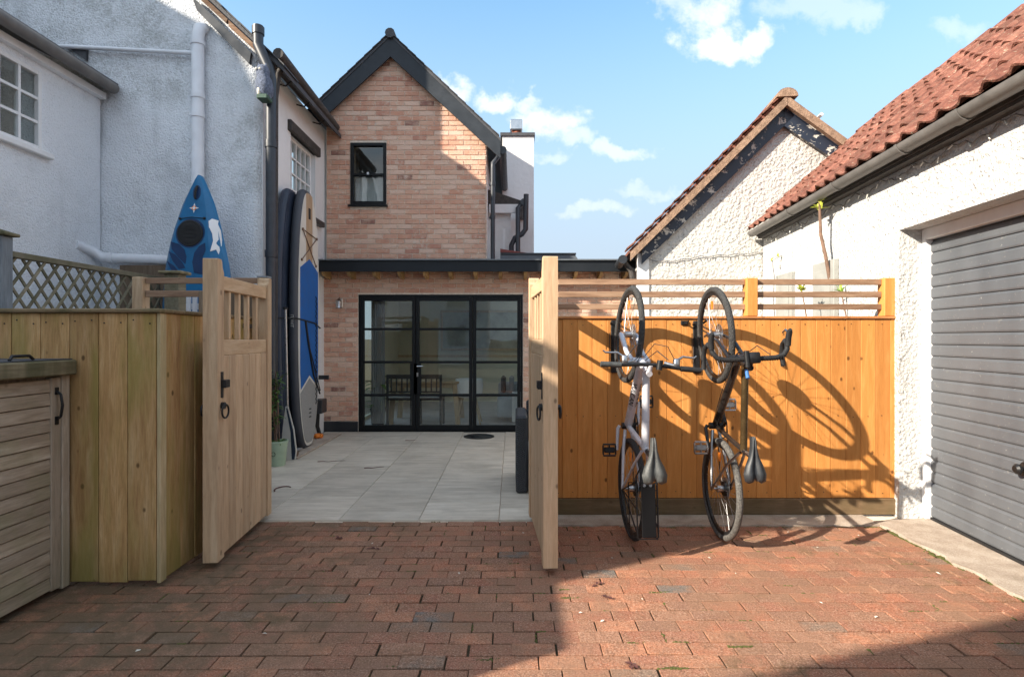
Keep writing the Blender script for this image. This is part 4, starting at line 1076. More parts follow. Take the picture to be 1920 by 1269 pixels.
for k in range(16):
    x = ax_-.06-k*.125
    m = MB(); m.M = Matrix.Translation((x, -.06, oz_(x)+.155)) @ Matrix.Rotation(-math.atan(sl_l)+.10, 4, 'Y'); m.box(-.145, .0, -.10, .25, 0, .018); m.build('roof_tile', M['rooftile'], oro)
for k in range(2):
    x = ax_+.42+k*.40
    m = MB(); m.M = Matrix.Translation((x, -.12, oz_(x)+.15)) @ Matrix.Rotation(math.atan(sl_r), 4, 'Y'); m.cbox(-.02, .02, -.06, .06, 0, .035, c=.004); m.build('verge_clip', M['white_pvc'], oro)
hc = [(ax_+.135*math.cos(math.pi*a/12), az_+.075+.115*math.sin(math.pi*a/12)) for a in range(13)]
for k in range(10):
    m = MB(); m.prism(hc, 'y', -.19+.41*k, -.19+.41*k+.40); m.build('ridge_tile', M['verge'] if k == 0 else M['rooftile'], oro, 40)
m = MB(); m.tube([(-1.86, -.12, oz_(-1.86)+.10), (-1.86, 4.5, oz_(-1.86)+.10)], .06, 10); m.build('gutter', M['black'], ob, 40)
m = MB(); m.tube([(-1.84, .02, oz_(-1.84)+.08), (-1.74, .0, oz_(-1.84)-.06), (-1.70, .02, oz_(-1.84)-.3)], .035, 8); m.build('gutter_outlet', M['oldgutter'], ob, 40)
pts = [(-1.60+i*.05, -.022, 2.52-.05*math.sin(min(1, i/14)*math.pi)+.05*max(0, (i-14))/18+.010*math.sin(i*1.3)) for i in range(33)]
fl2 = thing('fairy_lights', 'fairy light string drooping across the white outbuilding gable', 'string lights', ob.location, GR)
f = MB(); f.tube(pts, .005, 5); f.build('wire', M['greystem'], fl2)
f = MB()
for i in range(1, 33, 2): f.tube([pts[i], (pts[i][0]+rnd.uniform(-.02, .02), -.03, pts[i][2]-.045)], [.005, .004], 5)
tag(f.build('bulbs', M['greystem'], fl2), kind='stuff')

# ================================================================== FENCES AND GATES
FY = 4.47
fen = thing('orange_fence', 'orange stained board fence with open slats along the top', 'fence', (1.74, FY, 0))
FO = Matrix.Translation((-1.74, -FY, 0))
def fp(): m = MB(); m.M = FO; return m
x = .285; k = 0
FX1 = sx(1685, FY)
while x < FX1-.02:
    L = min(.1195, FX1-x)
    m = fp(); dy = rnd.uniform(-.0015, .0015)
    m.cbox(x+.0004, x+L-.0004, FY+dy, FY+.018+dy, .142, 1.575, c=.0035); m.build('board', M['w_orange'], fen); x += .1195
m = fp(); m.box(.285, FX1, FY+.021, FY+.03, .14, 1.575); m.build('backing', M['w_back'], fen)
m = fp(); m.cbox(.30, FX1+.02, FY-.012, FY+.03, .012, .140, c=.004); m.build('gravel_board', M['w_gravel'], fen)
m = fp(); m.cbox(.285, FX1+.006, FY-.014, FY+.10, 1.577, 1.598, c=.004); m.build('cap_rail', M['w_orange_x'], fen)
for (a, b) in ((1400, 1421), (1658, 1681)):
    m = fp(); m.cbox(sx(a, FY), sx(b, FY), FY-.005, FY+.085, 1.5985, 1.905, c=.005); m.build('post', M['w_orange'], fen)
for (pa, pb) in ((1047, 1400), (1421, 1658)):
    for (ya, yc) in ((523, 534), (546.5, 557.5), (570, 580.5)):
        m = fp(); m.cbox(sx(pa, FY)+.001, sx(pb, FY)-.001, FY+.030, FY+.048, sz(yc, FY), sz(ya, FY), c=.003); m.build('slat', M['w_slat'], fen)
nl = fp()
for k in range(23):
    for zz in (.19, .80, 1.53):
        nx = .285+.1195*(k+.5)+rnd.uniform(-.03, .03); nl.lathe([(.004, 0), (.004, .0015)], 6, Matrix.Translation((nx, FY-.0008, zz+rnd.uniform(-.01, .01))) @ Matrix.Rotation(R(90), 4, 'X'))
tag(nl.build('nail_heads', M['iron'], fen), kind='stuff')
hook0 = thing('fence_hook', 'small empty black hook on the orange fence between the two bikes', 'hook', (sx(1283, FY), FY-.002, sz(606, FY)))
f = MB(); f.cbox(-.03, .03, -.012, 0, -.018, .018, c=.004); f.build('plate', M['iron'], hook0)
f = MB(); f.tube([(0, -.012, .0), (.01, -.05, -.005), (.015, -.06, .02)], .006, 8); f.build('arm', M['iron'], hook0, 40)

def gate(name, label, hinge, rz, face, L):
    """ledged garden gate, swung open towards the camera; local -y runs from hinge to latch; face = side (+1/-1) that shows the boards"""
    g = thing(name, label, 'gate', hinge, rz)
    T_ = .044
    xs = (-.075, 0) if face > 0 else (0, .075)            # stile thickness
    def B(nm, mat, *a, c=.004): m = MB(); m.cbox(*a, c=c); return m.build(nm, mat, g)
    xa, xb = xs
    # latch stile with shaped horn
    h0 = 1.90
    m = MB(); m.prism([(-L, .035), (-L, h0-.005), (-L+.008, h0), (-L+.055, h0), (-L+.066, h0-.012), (-L+.074, h0-.05), (-L+.095, h0-.085), (-L+.095, .035)], 'x', xa-.006, xb+.006); m.build('latch_stile', M['w_gate'], g)
    m = MB(); m.prism([(-.085, .035), (-.085, 1.82), (-.065, 1.84), (-.06, 1.865), (-.045, 1.875), (0, 1.875), (0, .035)], 'x', xa, xb); m.build('hinge_stile', M['w_gate'], g)
    ia, ib = (xa+.012, xb-.012)
    B('top_rail', M['w_gate_y'], ia, ib, -L+.096, -.086, 1.715, 1.805)
    B('middle_rail', M['w_gate_y'], ia, ib, -L+.096, -.086, 1.30, 1.40)
    B('bottom_rail', M['w_gate_y'], ia if face > 0 else ia+.02, ib-.02 if face > 0 else ib, -L+.096, -.086, .06, .20)
    n = 4; sp = (L-.182)/(n+1)
    for k in range(n):
        c = -L+.096+sp*(k+1); B('baluster', M['w_gate'], -.0535 if face > 0 else .0225, -.0225 if face > 0 else .0535, c-.0155, c+.0155, 1.4005, 1.7145, c=.003)
    nb = 7; bw = (L-.182)/nb
    for k in range(nb):
        c = -L+.096+bw*k
        m = MB(); m.cbox((-.030 if face > 0 else .010), (-.010 if face > 0 else .030), c+.0015, c+bw-.0015, .04, 1.2995, c=.006); m.build('board', M['w_gate'], g)
    # back brace
    m = MB(); m.box(-.054 if face > 0 else .032, -.032 if face > 0 else .054, -L+.10, -.09, .62, .72); m.build('brace', M['w_gate_y'], g)
    # ironmongery
    fx = xb+.006 if face > 0 else xa-.006; d = 1 if face > 0 else -1
    la = MB(); yl = -L+.06
    la.box(min(fx, fx+d*.005), max(fx, fx+d*.005), yl-.016, yl+.016, 1.04, 1.20); la.cbox(min(fx, fx+d*.03), max(fx, fx+d*.03), yl-.012, yl+.055, 1.10, 1.15, c=.004)
    la.build('latch', M['iron'], g)
    rg = MB(); cz = .99
    rg.tube([(fx, yl, cz), (fx+d*.02, yl, cz)], .022, 12); rg.build('latch_rose', M['iron'], g, 40)
    rg = MB(); rg.tube([(fx+d*(.022+.006*math.sin(a)), yl+.034*math.sin(a), cz-.035+.042*math.cos(a)) for a in [2*math.pi*i/18 for i in range(18)]], .006, 7, closed=True); rg.build('ring_handle', M['iron'], g, 40)
    rg = MB(); bxx = xa-.007 if face > 0 else xb+.007
    rg.tube([(bxx-d*.022, yl+.028*math.sin(a), cz-.03+.036*math.cos(a)) for a in [2*math.pi*i/18 for i in range(18)]], .006, 7, closed=True); rg.tube([(bxx, yl, cz), (bxx-d*.022, yl, cz)], .016, 10); rg.build('ring_handle', M['iron'], g, 40)
    for zz in (.3, 1.5):
        hh_ = MB(); hh_.box(min(xa-.004, xa-.010) if face > 0 else xb+.004, max(xa-.004, xa-.010) if face > 0 else xb+.010, -.35, .015, zz-.016, zz+.016); hh_.build('strap_hinge', M['iron'], g)
    return g
gate('garden_gate', 'pine garden gate swung open on the left, face to the patio, beside the board fence', (-1.897, 4.40, .012), R(5.0), 1, .985)
gate('garden_gate', 'pine garden gate swung open on the right, edge on, beside the orange fence', (.130, 4.37, .012), R(3.5), -1, 1.04)

# frontal slatted fence on the left in line with the gates (mostly behind the board fence)
sfe = thing('slat_top_fence', 'brown slatted fence top and post behind the left board fence', 'fence', (-2.45, FY, 0))
SO = Matrix.Translation((2.45, -FY, 0))
def sp_(): m = MB(); m.M = SO; return m
m = sp_(); m.cbox(sx(250, FY), sx(270, FY), FY-.02, FY+.075, 0, sz(520, FY), c=.005); m.build('post', M['w_gate'], sfe)
m = sp_(); m.cbox(-2.035, -1.955, FY-.02, FY+.06, 0, 1.905, c=.005); m.build('post', M['w_gate'], sfe)
m = sp_(); m.box(-2.036, -1.954, FY-.021, FY+.061, 1.906, 1.918); m.build('post_cap', M['w_post'], sfe)
for (a, b) in ((521, 532), (545, 557)):
    m = sp_(); m.cbox(sx(271, FY), -2.04, FY+.01, FY+.03, sz(b, FY), sz(a, FY), c=.003); m.build('slat', M['w_slat'], sfe)
x = sx(272, FY)
while x < -2.06:
    m = sp_(); m.cbox(x+.001, min(x+.12, -2.045)-.001, FY, FY+.02, .02, 1.60, c=.003); m.build('board', M['w_back'], sfe); x += .12

for k in range(4):
    m = sp_(); m.cbox(-2.50+k*.114, -2.388+k*.114, FY-.024, FY-.004, .02, 1.80, c=.003); m.build('board', M['w_back'], sfe)
# left board fence: front and return
bf = thing('board_fence', 'green tinged close board fence with plank cap, turning the corner by the gate', 'fence', (-2.3, 3.2, 0))
BO = Matrix.Translation((2.3, -3.2, 0))
def bp(): m = MB(); m.M = BO; return m
BY = 3.19; BX = -2.035
xb_ = BX; zt = 1.565
while xb_ > -3.6:
    L = .1665
    m = bp(); dy = rnd.uniform(0, .004); m.cbox(xb_-L+.0022, xb_-.0022, BY+dy, BY+.02+dy, .03+rnd.uniform(-.008, .008), zt, c=.003)
    m.build('board', M['w_fence'], bf); xb_ -= L
m = bp(); m.box(-3.6, BX, BY+.026, BY+.034, .03, zt); m.build('backing', M['w_back'], bf)
m = bp(); m.cbox(BX+.001, BX+.022, BY+.003, BY+.062, .02, zt, c=.003); m.build('corner_board', M['w_fence_lit'], bf)
yy = BY+.064; k = 0
while yy < 4.38:
    L = [.145, .15, .13, .15][k % 4]
    m = bp(); m.cbox(BX-.002, BX+.018-.003*(k % 2), yy, min(yy+L-.002, 4.4), .03, zt+.0-(.0 if k else 0), c=.003); m.build('board', M['w_fence'], bf); yy += L; k += 1
m = bp(); m.cbox(-3.6, BX+.035, BY-.022, BY+.12, zt+.001, zt+.026, c=.006); m.build('cap_plank', M['w_cap'], bf)
m = bp(); m.cbox(BX-.11, BX+.034, BY+.121, 4.40, zt+.001, zt+.024, c=.006); m.build('cap_plank', M['w_cap'], bf)
nl = bp(); xb_ = BX
while xb_ > -3.6:
    for q in (.035, .13):
        for zz in (zt-.05,): nl.lathe([(.0045, 0), (.0045, .002)], 6, Matrix.Translation((xb_-q, BY-.0005, zz+rnd.uniform(-.012, .012))) @ Matrix.Rotation(R(90), 4, 'X'))
    xb_ -= .1665
tag(nl.build('nail_heads', M['iron'], bf), kind='stuff')

# louvred locker at the left edge
lk = thing('louvre_locker', 'weathered wooden locker with louvred door and mossy lid', 'locker', (-2.85, 2.9, 0))
LO = Matrix.Translation((2.85, -2.9, 0))
def lp_(): m = MB(); m.M = LO; return m
LXF = -2.525; ly0, ly1 = 2.62, 3.175; lz = 1.215
m = lp_(); m.box(-3.3, LXF-.03, ly0+.01, ly1, .03, lz); m.build('carcass', M['w_back'], lk)
m = lp_(); m.cbox(LXF-.028, LXF+.010, ly1-.055, ly1-.001, .02, lz, c=.004); m.build('frame_post', M['w_grey_z'], lk)
m = lp_(); m.cbox(LXF-.028, LXF+.006, ly1-.125, ly1-.058, .035, lz-.01, c=.004); m.build('door_stile', M['w_grey_z'], lk)
m = lp_(); m.cbox(LXF-.028, LXF+.006, ly0, ly0+.075, .035, lz-.01, c=.004); m.build('door_stile', M['w_grey_z'], lk)
ns = 16; sh = (lz-.06)/ns
for k in range(ns):
    z0 = .04+k*sh; m = lp_()
    m.prism([(LXF-.026, z0+.004), (LXF+.001, z0+.004), (LXF+.003, z0+.008), (LXF-.004, z0+sh*.985), (LXF-.026, z0+sh*.985)], 'y', ly0+.076, ly1-.126); m.build('louvre', M['w_grey'], lk)
m = lp_(); m.cbox(-3.35, LXF+.055, ly0-.05, ly1-.002, lz+.001, lz+.085, c=.008); m.build('lid', M['w_lid'], lk)
m = lp_(); m.cbox(-3.35, LXF+.030, ly0-.04, ly1-.004, lz+.086, lz+.092, c=.003); m.build('lid_felt', M['slate'], lk)
m = lp_(); m.tube([(LXF+.02, 2.78, lz+.095), (LXF+.015, 2.80, lz+.115), (LXF+.015, 2.90, lz+.115), (LXF+.02, 2.92, lz+.095)], .008, 8); m.build('lid_handle', M['iron'], lk, 40)
m = lp_(); yh = ly1-.09; m.tube([(LXF+.006, yh, 1.13), (LXF+.03, yh, 1.11), (LXF+.04, yh, 1.05), (LXF+.03, yh, .99), (LXF+.006, yh, .97)], .007, 8); m.box(LXF+.006, LXF+.010, yh-.012, yh+.012, .945, .99); m.box(LXF+.006, LXF+.010, yh-.012, yh+.012, 1.11, 1.15); m.build('door_handle', M['iron'], lk, 40)

# trellis fence running back along the wing
tr = thing('trellis_fence', 'diamond lattice trellis fence in front of the white wing', 'fence', (-3.8, 4.9, 0))
TO = Matrix.Translation((3.8, -4.9, 0))
def tp(): m = MB(); m.M = TO; return m
TX = -3.80; ty0, ty1 = 4.20, 6.1; tz0, tz1 = 1.62, 2.08
m = tp(); m.cbox(TX-.03, TX+.03, ty0, ty1, tz1-.045, tz1, c=.004); m.build('top_rail', M['w_trellis'], tr)
m = tp(); m.cbox(TX-.025, TX+.025, ty0, ty1, tz0-.04, tz0, c=.004); m.build('bottom_rail', M['w_trellis'], tr)
hgt = tz1-.045-tz0; y = ty0-.40
while y < ty1:
    for s_ in (-1, 1):
        a = (y, tz0) if s_ > 0 else (y+hgt*.78, tz0); b = (y+hgt*.78, tz1-.045) if s_ > 0 else (y, tz1-.045)
        pa, pb = Vector((0, *a)), Vector((0, *b))
        lo_, hi_ = ty0+.005, ty1-.005
        d = pb-pa; t0, t1 = 0.0, 1.0
        if abs(d.y) > 1e-6:
            ta, tb_ = (lo_-pa.y)/d.y, (hi_-pa.y)/d.y
            t0, t1 = max(t0, min(ta, tb_)), min(t1, max(ta, tb_))
        if t1-t0 < .08: continue
        q0, q1 = pa+d*t0, pa+d*t1
        sd_ = Vector((0, -d.z, d.y)).normalized()*.010; xo = TX+(.002 if s_ > 0 else -.014)
        m = tp(); m.prism([tuple((q0+sd_)[1:]), tuple((q1+sd_)[1:]), tuple((q1-sd_)[1:]), tuple((q0-sd_)[1:])], 'x', xo, xo+.012); m.build('lath', M['w_trellis'], tr)
    y += .135
y = ty0
while y < ty1:
    m = tp(); m.cbox(TX-.012, TX+.008, y+.001, y+.119, .02, tz0-.041, c=.003); m.build('board', M['w_post'], tr); y += .12
m = tp(); m.cbox(TX-.08, TX+.05, ty0-.10, ty0-.002, 0, 2.18, c=.008); po = m.build('post', M['w_post'], tr)
m = tp(); m.cbox(TX-.10, TX+.085, ty0-.125, ty0+.02, 2.181, 2.205, c=.006); m.add([(TX-.09, ty0-.115, 2.2055), (TX+.075, ty0-.115, 2.2055), (TX+.075, ty0+.01, 2.2055), (TX-.09, ty0+.01, 2.2055), (TX-.008, ty0-.05, 2.235)], [(0,1,2,3),(0,1,4),(1,2,4),(2,3,4),(3,0,4)]); m.build('post_cap', M['w_lid'], tr)
m = tp(); m.cbox(sx(312, 5.2), sx(340, 5.2), 5.16, 5.28, 0, sz(515, 5.2), c=.006); m.build('post', M['w_trellis'], tr)
m = tp(); m.cbox(sx(304, 5.2), sx(347, 5.2), 5.13, 5.31, sz(515, 5.2)+.001, sz(509, 5.2), c=.008); m.build('post_cap', M['w_lid'], tr)
pk = thing('white_crate', 'white slatted plastic crate just visible behind the brown slat fence', 'crate', (sx(350, 5.6), 5.6, .012))
for k in range(7):
    f = MB(); f.box(-.18+k*.062, -.18+k*.062+.04, -.02, 0, .95, 1.86); f.build('slat', M['white_pvc'], pk)
f = MB(); f.box(-.19, .25, -.001, .02, .1, 1.0); f.box(-.19, .25, 0.001, .02, 1.7, 1.76); f.build('back', M['white_pvc'], pk)

# ================================================================== BICYCLES
def text_mesh(txt, size, mat, name):
    cu_ = bpy.data.curves.new(name, 'FONT'); cu_.body = txt; cu_.size = size; cu_.extrude = .0006; cu_.align_x = 'CENTER'; cu_.align_y = 'CENTER'; cu_.resolution_u = 3
    o = bpy.data.objects.new(name, cu_); col.objects.link(o)
    dg = bpy.context.evaluated_depsgraph_get(); me = bpy.data.meshes.new_from_object(o.evaluated_get(dg)); bpy.data.objects.remove(o); bpy.data.curves.remove(cu_)
    me.materials.clear(); me.materials.append(mat); return me
def wheel(parent, name, c, R_tyre, rt, tread, steer=None):
    Mx = Matrix.Translation(c) if steer is None else steer @ Matrix.Translation(c)
    def q(): z = MB(); z.M = Mx; return z
    ring = lambda r, n=56, y=0: [(r*math.cos(2*math.pi*i/n), y, r*math.sin(2*math.pi*i/n)) for i in range(n)]
    m = q(); m.tube(ring(R_tyre-rt), rt, 10, closed=True); w_ = m.build(name, tread, parent, 60)
    m = q()
    rr = R_tyre-2*rt+.004
    n = 56; vs = []; fs = []
    prof = [(rr, -.011), (rr-.022, -.009), (rr-.024, 0), (rr-.022, .009), (rr, .011)]
    for i in range(n):
        th = 2*math.pi*i/n
        for (r_, y_) in prof: vs.append((r_*math.cos(th), y_, r_*math.sin(th)))
    for i in range(n):
        for j in range(5): fs.append((i*5+j, i*5+(j+1) % 5, ((i+1) % n)*5+(j+1) % 5, ((i+1) % n)*5+j))
    m.add(vs, fs); m.build('rim', M['iron'], w_, 50)
    m = q(); m.tube([(0, -.05, 0), (0, -.03, 0), (0, -.029, 0), (0, .029, 0), (0, .03, 0), (0, .05, 0)], [.008, .008, .024, .024, .008, .008], 12); m.tube([(0, -.032, 0), (0, -.030, 0)], .080, 20); m.build('hub', M['alloy'], w_, 40)
    m = q()
    for k in range(28):
        a = 2*math.pi*k/28; s_ = 1 if k % 2 else -1; b = a + (.5 if k % 4 < 2 else -.5)
        m.tube([(.022*math.cos(b), s_*.028, .022*math.sin(b)), ((rr-.02)*math.cos(a), 0, (rr-.02)*math.sin(a))], .0013, 4, caps=False)
    m.build('spokes', M['alloy'], w_)
    m = q(); a = 1.0; m.box(.19, .25, -.006, .006, -.012, .012); m.build('reflector', M['orange_ref'], w_)
    return w_
def bicycle(label, X, Yr, Yf, Zr, Zf, style, yaw=0.0):
    f_ = Vector((0, Yf-Yr, Zf-Zr)).normalized(); left = Vector((-1, 0, 0)); u_ = f_.cross(left).normalized()
    Mr = Matrix((( f_.x, left.x, u_.x), (f_.y, left.y, u_.y), (f_.z, left.z, u_.z))).to_4x4()
    Mr = Matrix.Rotation(yaw, 4, 'Z') @ Mr
    WB = math.hypot(Yf-Yr, Zf-Zr)
    Rt, rt = .352, (.021 if style == 'A' else .022)
    b = thing('bicycle', label, 'bicycle', (X, Yr, 0.004), 0)
    b.rotation_euler = Mr.to_euler()
    T0 = Mr.inverted() @ Matrix.Translation((0, 0, Zr))       # world offset of the rear axle, in bike axes
    off = (T0 @ Mr).to_translation() if False else (Mr.inverted() @ Vector((0, 0, Zr)))
    L0 = Matrix.Translation(off)
    def q(): z = MB(); z.M = L0; return z
    frame_m = M['bike_white'] if style == 'A' else M['bike_black']; second = M['bike_white'] if style == 'A' else M['bike_gold']
    BBp = Vector((.435, 0, -.06)); ST = Vector((.305, 0, .40)); HB = Vector((WB-.225, 0, .35)); HT = Vector((WB-.28, 0, .47))
    if style == 'B': ST = Vector((.30, 0, .44)); HB = Vector((WB-.20, 0, .40)); HT = Vector((WB-.245, 0, .52))
    r1 = .024 if style == 'A' else .021
    m = q(); m.tube([BBp, BBp+(HB-BBp)*.5, HB], [r1*1.25, r1*1.3, r1*1.2], 12); fr_ = m.build('frame', frame_m, b, 50)
    m = q(); m.tube([ST+Vector((.005, 0, -.02)), HT-Vector((0, 0, .02))], r1*1.05, 12); m.build('top_tube', second, fr_, 50)
    m = q(); m.tube([BBp, ST+(ST-BBp).normalized()*.02], r1*.8, 12); m.build('seat_tube', frame_m, fr_, 50)
    m = q(); m.tube([HB+(HB-HT).normalized()*.015, HT+(HT-HB).normalized()*.015], r1*1.15, 12); m.build('head_tube', frame_m, fr_, 50)
    m = q(); m.tube([BBp-Vector((0, .045, 0)), BBp+Vector((0, .045, 0))], .024, 12); m.build('bottom_bracket', M['iron'], fr_, 50)
    for s_ in (-1, 1):
        m = q(); m.tube([BBp+Vector((-.03, s_*.022, 0)), (.25, s_*.045, -.035), (.0, s_*.066, 0)], [.013, .012, .009], 8); m.build('chain_stay', frame_m if style == 'A' else M['alloy'], fr_, 50)
        m = q(); m.tube([ST+Vector((-.01, s_*.016, -.04)), (.20, s_*.045, .26), (.0, s_*.066, .0)], [.010, .009, .008], 8); m.build('seat_stay', frame_m if style == 'A' else M['alloy'], fr_, 50)
    # wheels: the front one turned a touch with the bars
    axis_p = HT; axis_d = (HB-HT).normalized()
    ang = R(4) if style == 'A' else R(-3)
    SM = Matrix.Translation(axis_p) @ Matrix.Rotation(ang, 4, axis_d) @ Matrix.Translation(-axis_p)
    wheel(b, 'rear_wheel', (0, 0, 0), Rt, rt, M['tread'] if style == 'A' else M['tread_dusty'], L0)
    wheel(b, 'front_wheel', (WB, 0, 0), Rt, rt, M['tread'], L0 @ SM)
    def s(): z = MB(); z.M = L0 @ SM; return z
    crown = HB + axis_d*.03
    fm = M['bike_white'] if style == 'A' else M['bike_black']
    m = s(); m.tube([crown-Vector((0, .055, 0)), crown+Vector((0, .055, 0))], .022, 10); fk = m.build('fork', fm, b, 50)
    for s_ in (-1, 1):
        m = s()
        if style == 'A': m.tube([crown+Vector((0, s_*.055, 0)), crown+Vector((0, s_*.055, 0))+axis_d*.16, (WB-.02, s_*.055, .03), (WB, s_*.055, 0)], [.016, .017, .021, .016], 10)
        else: m.tube([crown+Vector((0, s_*.048, 0)), (WB-.06, s_*.055, .20), (WB, s_*.055, 0)], [.016, .013, .010], 10)
        m.build('fork_leg', fm, fk, 50)
    # stem and bars
    bar_c = HT + (HT-HB).normalized()*.06 + Vector((.055, 0, .015))
    m = s(); m.tube([HT+(HT-HB).normalized()*.015, HT+(HT-HB).normalized()*.065], .019, 10); m.tube([HT+(HT-HB).normalized()*.045, bar_c], .018, 10); m.build('stem', M['iron'] if style == 'B' else M['bike_white'], b, 50)
    if style == 'A':
        W = .315; pts = [(-.015, W, .012), (-.01, .18, .010), (0, .06, 0), (0, -.06, 0), (-.01, -.18, .010), (-.015, -W, .012)]
        m = s(); m.M = m.M @ Matrix.Translation(bar_c); m.tube(pts, .0125, 10); hb_ = m.build('handlebar', M['iron'], b, 50)
        for s_ in (-1, 1):
            m = s(); m.M = m.M @ Matrix.Translation(bar_c); m.tube([(-.015, s_*(W+.003), .012), (-.012, s_*(W-.125), .011)], .0175, 10); m.build('grip', M['rubber'] if s_ < 0 else M['saddle_g'], hb_, 50)
            m = s(); m.M = m.M @ Matrix.Translation(bar_c); m.cbox(-.01, .05, s_*.165-.02, s_*.165+.02, -.018, .018, c=.008); m.tube([(.04, s_*.17, -.005), (.065, s_*.21, -.012), (.062, s_*.285, -.02), (.075, s_*.30, -.02)], [.008, .007, .006, .005], 8); m.tube([(.0, s_*.165, .0), (.02, s_*.10, -.035)], .012, 8); m.build('brake_lever', M['alloy'], hb_, 50)
            m = s(); m.M = m.M @ Matrix.Translation(bar_c); m.tube([(.045, s_*.15, .0), (.12, s_*.10, .02), (.14, s_*.04, -.06), (.07, s_*.012, -.16)], .0028, 6); m.build('brake_cable', M['rubber'], hb_)
        m = s(); m.M = m.M @ Matrix.Translation(bar_c); m.tube([(-.03, -.045, .03), (.03, -.05, .035)], .019, 12); m.build('front_light', M['iron'], hb_, 50)
    else:
        W = .235
        def side(s_): return [(0, 0, 0), (0, s_*.15, 0), (.015, s_*(W-.03), 0), (.05, s_*(W-.005), -.002), (.085, s_*W, -.008), (.105, s_*(W+.005), -.04), (.085, s_*(W+.010), -.09), (.035, s_*(W+.014), -.120), (-.05, s_*(W+.018), -.125)]
        m = s(); m.M = m.M @ Matrix.Translation(bar_c); m.tube(side(1)[::-1]+side(-1)[1:], .0155, 10); hb_ = m.build('handlebar', M['rubber'], b, 60)
        for s_ in (-1, 1):
            m = s(); m.M = m.M @ Matrix.Translation(bar_c); m.tube([(.07, s_*W, .0), (.12, s_*(W+.003), .012), (.155, s_*(W+.003), .035), (.165, s_*(W+.002), .05)], [.018, .018, .017, .010], 10); m.build('brake_hood', M['rubber'], hb_, 60)
            m = s(); m.M = m.M @ Matrix.Translation(bar_c); m.tube([(.150, s_*W, .02), (.172, s_*(W+.005), -.02), (.160, s_*(W+.012), -.075)], [.008, .007, .006], 8); m.build('brake_lever', M['alloy'], hb_, 50)
            m = s(); m.M = m.M @ Matrix.Translation(bar_c)
            for k in range(9): m.tube([(0, s_*(.07+k*.0155), 0), (0, s_*(.0735+k*.0155), 0)], .0170, 10)
            m.build('bar_tape', M['rubber'], hb_, 50)
        m = s(); m.M = m.M @ Matrix.Translation(bar_c); m.cbox(-.03, .04, -.05, .03, .016, .036, c=.008); m.tube([(-.05, .035, .03), (.05, .035, .03)], .016, 10); m.build('bar_light', M['iron'], hb_, 50)
        m = q(); m.tube([HT+Vector((-.03, .005, .01)), HT+Vector((-.085, .01, .035))], .012, 10); m.build('bell', M['blue_part'], b, 50)
    # saddle
    sdir = (ST-BBp).normalized(); SP = ST + sdir*(.16 if style == 'A' else .12); SC = SP + Vector((-.01, 0, .045))
    m = q(); m.tube([ST, SP], .0145, 10); m.cbox(SP.x-.02, SP.x+.02, -.02, .02, SP.z-.01, SP.z+.02, c=.005); m.build('seat_post', M['iron'] if style == 'A' else M['alloy'], b, 50)
    sm = q(); sm.M = sm.M @ Matrix.Translation(SC) @ Matrix.Rotation(R(3), 4, 'Y')
    wdt = .078 if style == 'A' else .070
    secs = [(-.125, .55, -.012), (-.11, .92, .004), (-.075, 1.0, .006), (-.03, .80, .001), (.02, .46, -.001), (.07, .29, .0), (.12, .24, .002), (.145, .17, -.004)]
    vs = []; fs = []; nn = 14
    for (x_, ww, z_) in secs:
        for i in range(nn+1):
            u = -1+2*i/nn; dip = -.014*math.exp(-(u*3.2)**2)*(1 if x_ < .06 else .3)
            nt = (.013*math.exp(-(u*3.0)**2) - .012*u*u)*max(0, min(1, (-.06-x_)/.05))
            vs.append((x_+nt, u*wdt*ww, z_ + dip*1.5 - .035*abs(u)**3.0*(.5+.5*ww)))
        for i in range(nn+1):
            u = 1-2*i/nn; nt = .013*math.exp(-(u*3.0)**2)*max(0, min(1, (-.06-x_)/.05)); vs.append((x_+nt, u*wdt*ww*.86, z_-.045))
    kk = 2*(nn+1)
    for j in range(len(secs)-1):
        for i in range(kk): fs.append((j*kk+i, j*kk+(i+1) % kk, (j+1)*kk+(i+1) % kk, (j+1)*kk+i))
    fs.append(tuple(range(kk))); fs.append(tuple((len(secs)-1)*kk+i for i in range(kk)))
    sm.add(vs, fs); sdl = sm.build('saddle', M['saddle_g'] if style == 'A' else M['saddle_b'], b, 60)
    m = q()
    for s_ in (-1, 1): m.tube([SC+Vector((-.10, s_*.03, -.04)), SC+Vector((-.03, s_*.022, -.052)), SC+Vector((.03, s_*.022, -.052)), SC+Vector((.11, s_*.01, -.035))], .0035, 6)
    m.build('saddle_rail', M['alloy'], sdl)
    m = q()                                                   # cables along the down tube and from the bars
    d0 = (HB-BBp).normalized(); upn0 = Vector((-d0.z, 0, d0.x))
    m.tube([BBp+d0*.05+Vector((0, .012, 0))-upn0*.03, BBp+d0*.3+Vector((0, .02, 0))-upn0*.034, HB+Vector((0, .025, 0))-upn0*.01, HT+Vector((.09, .05, .04)), HT+Vector((.06, .10, .09))], .0028, 6)
    m.tube([BBp+d0*.06+Vector((0, -.012, 0))-upn0*.03, BBp+d0*.32+Vector((0, -.02, 0))-upn0*.034, HB+Vector((.02, -.03, 0)), HT+Vector((.12, -.06, .03)), HT+Vector((.06, -.11, .09))], .0028, 6)
    m.build('cables', M['rubber'], b)
    # drivetrain: right side is local -y
    m = q(); n = 40; m.tube([BBp+Vector((.088*math.cos(2*math.pi*i/n), -.05, .088*math.sin(2*math.pi*i/n))) for i in range(n)], .0045, 6, closed=True)
    for k in range(5): a = 2*math.pi*k/5; m.tube([BBp+Vector((0, -.05, 0)), BBp+Vector((.085*math.cos(a), -.05, .085*math.sin(a)))], .008, 6)
    m.build('chainring', M['iron'], b)
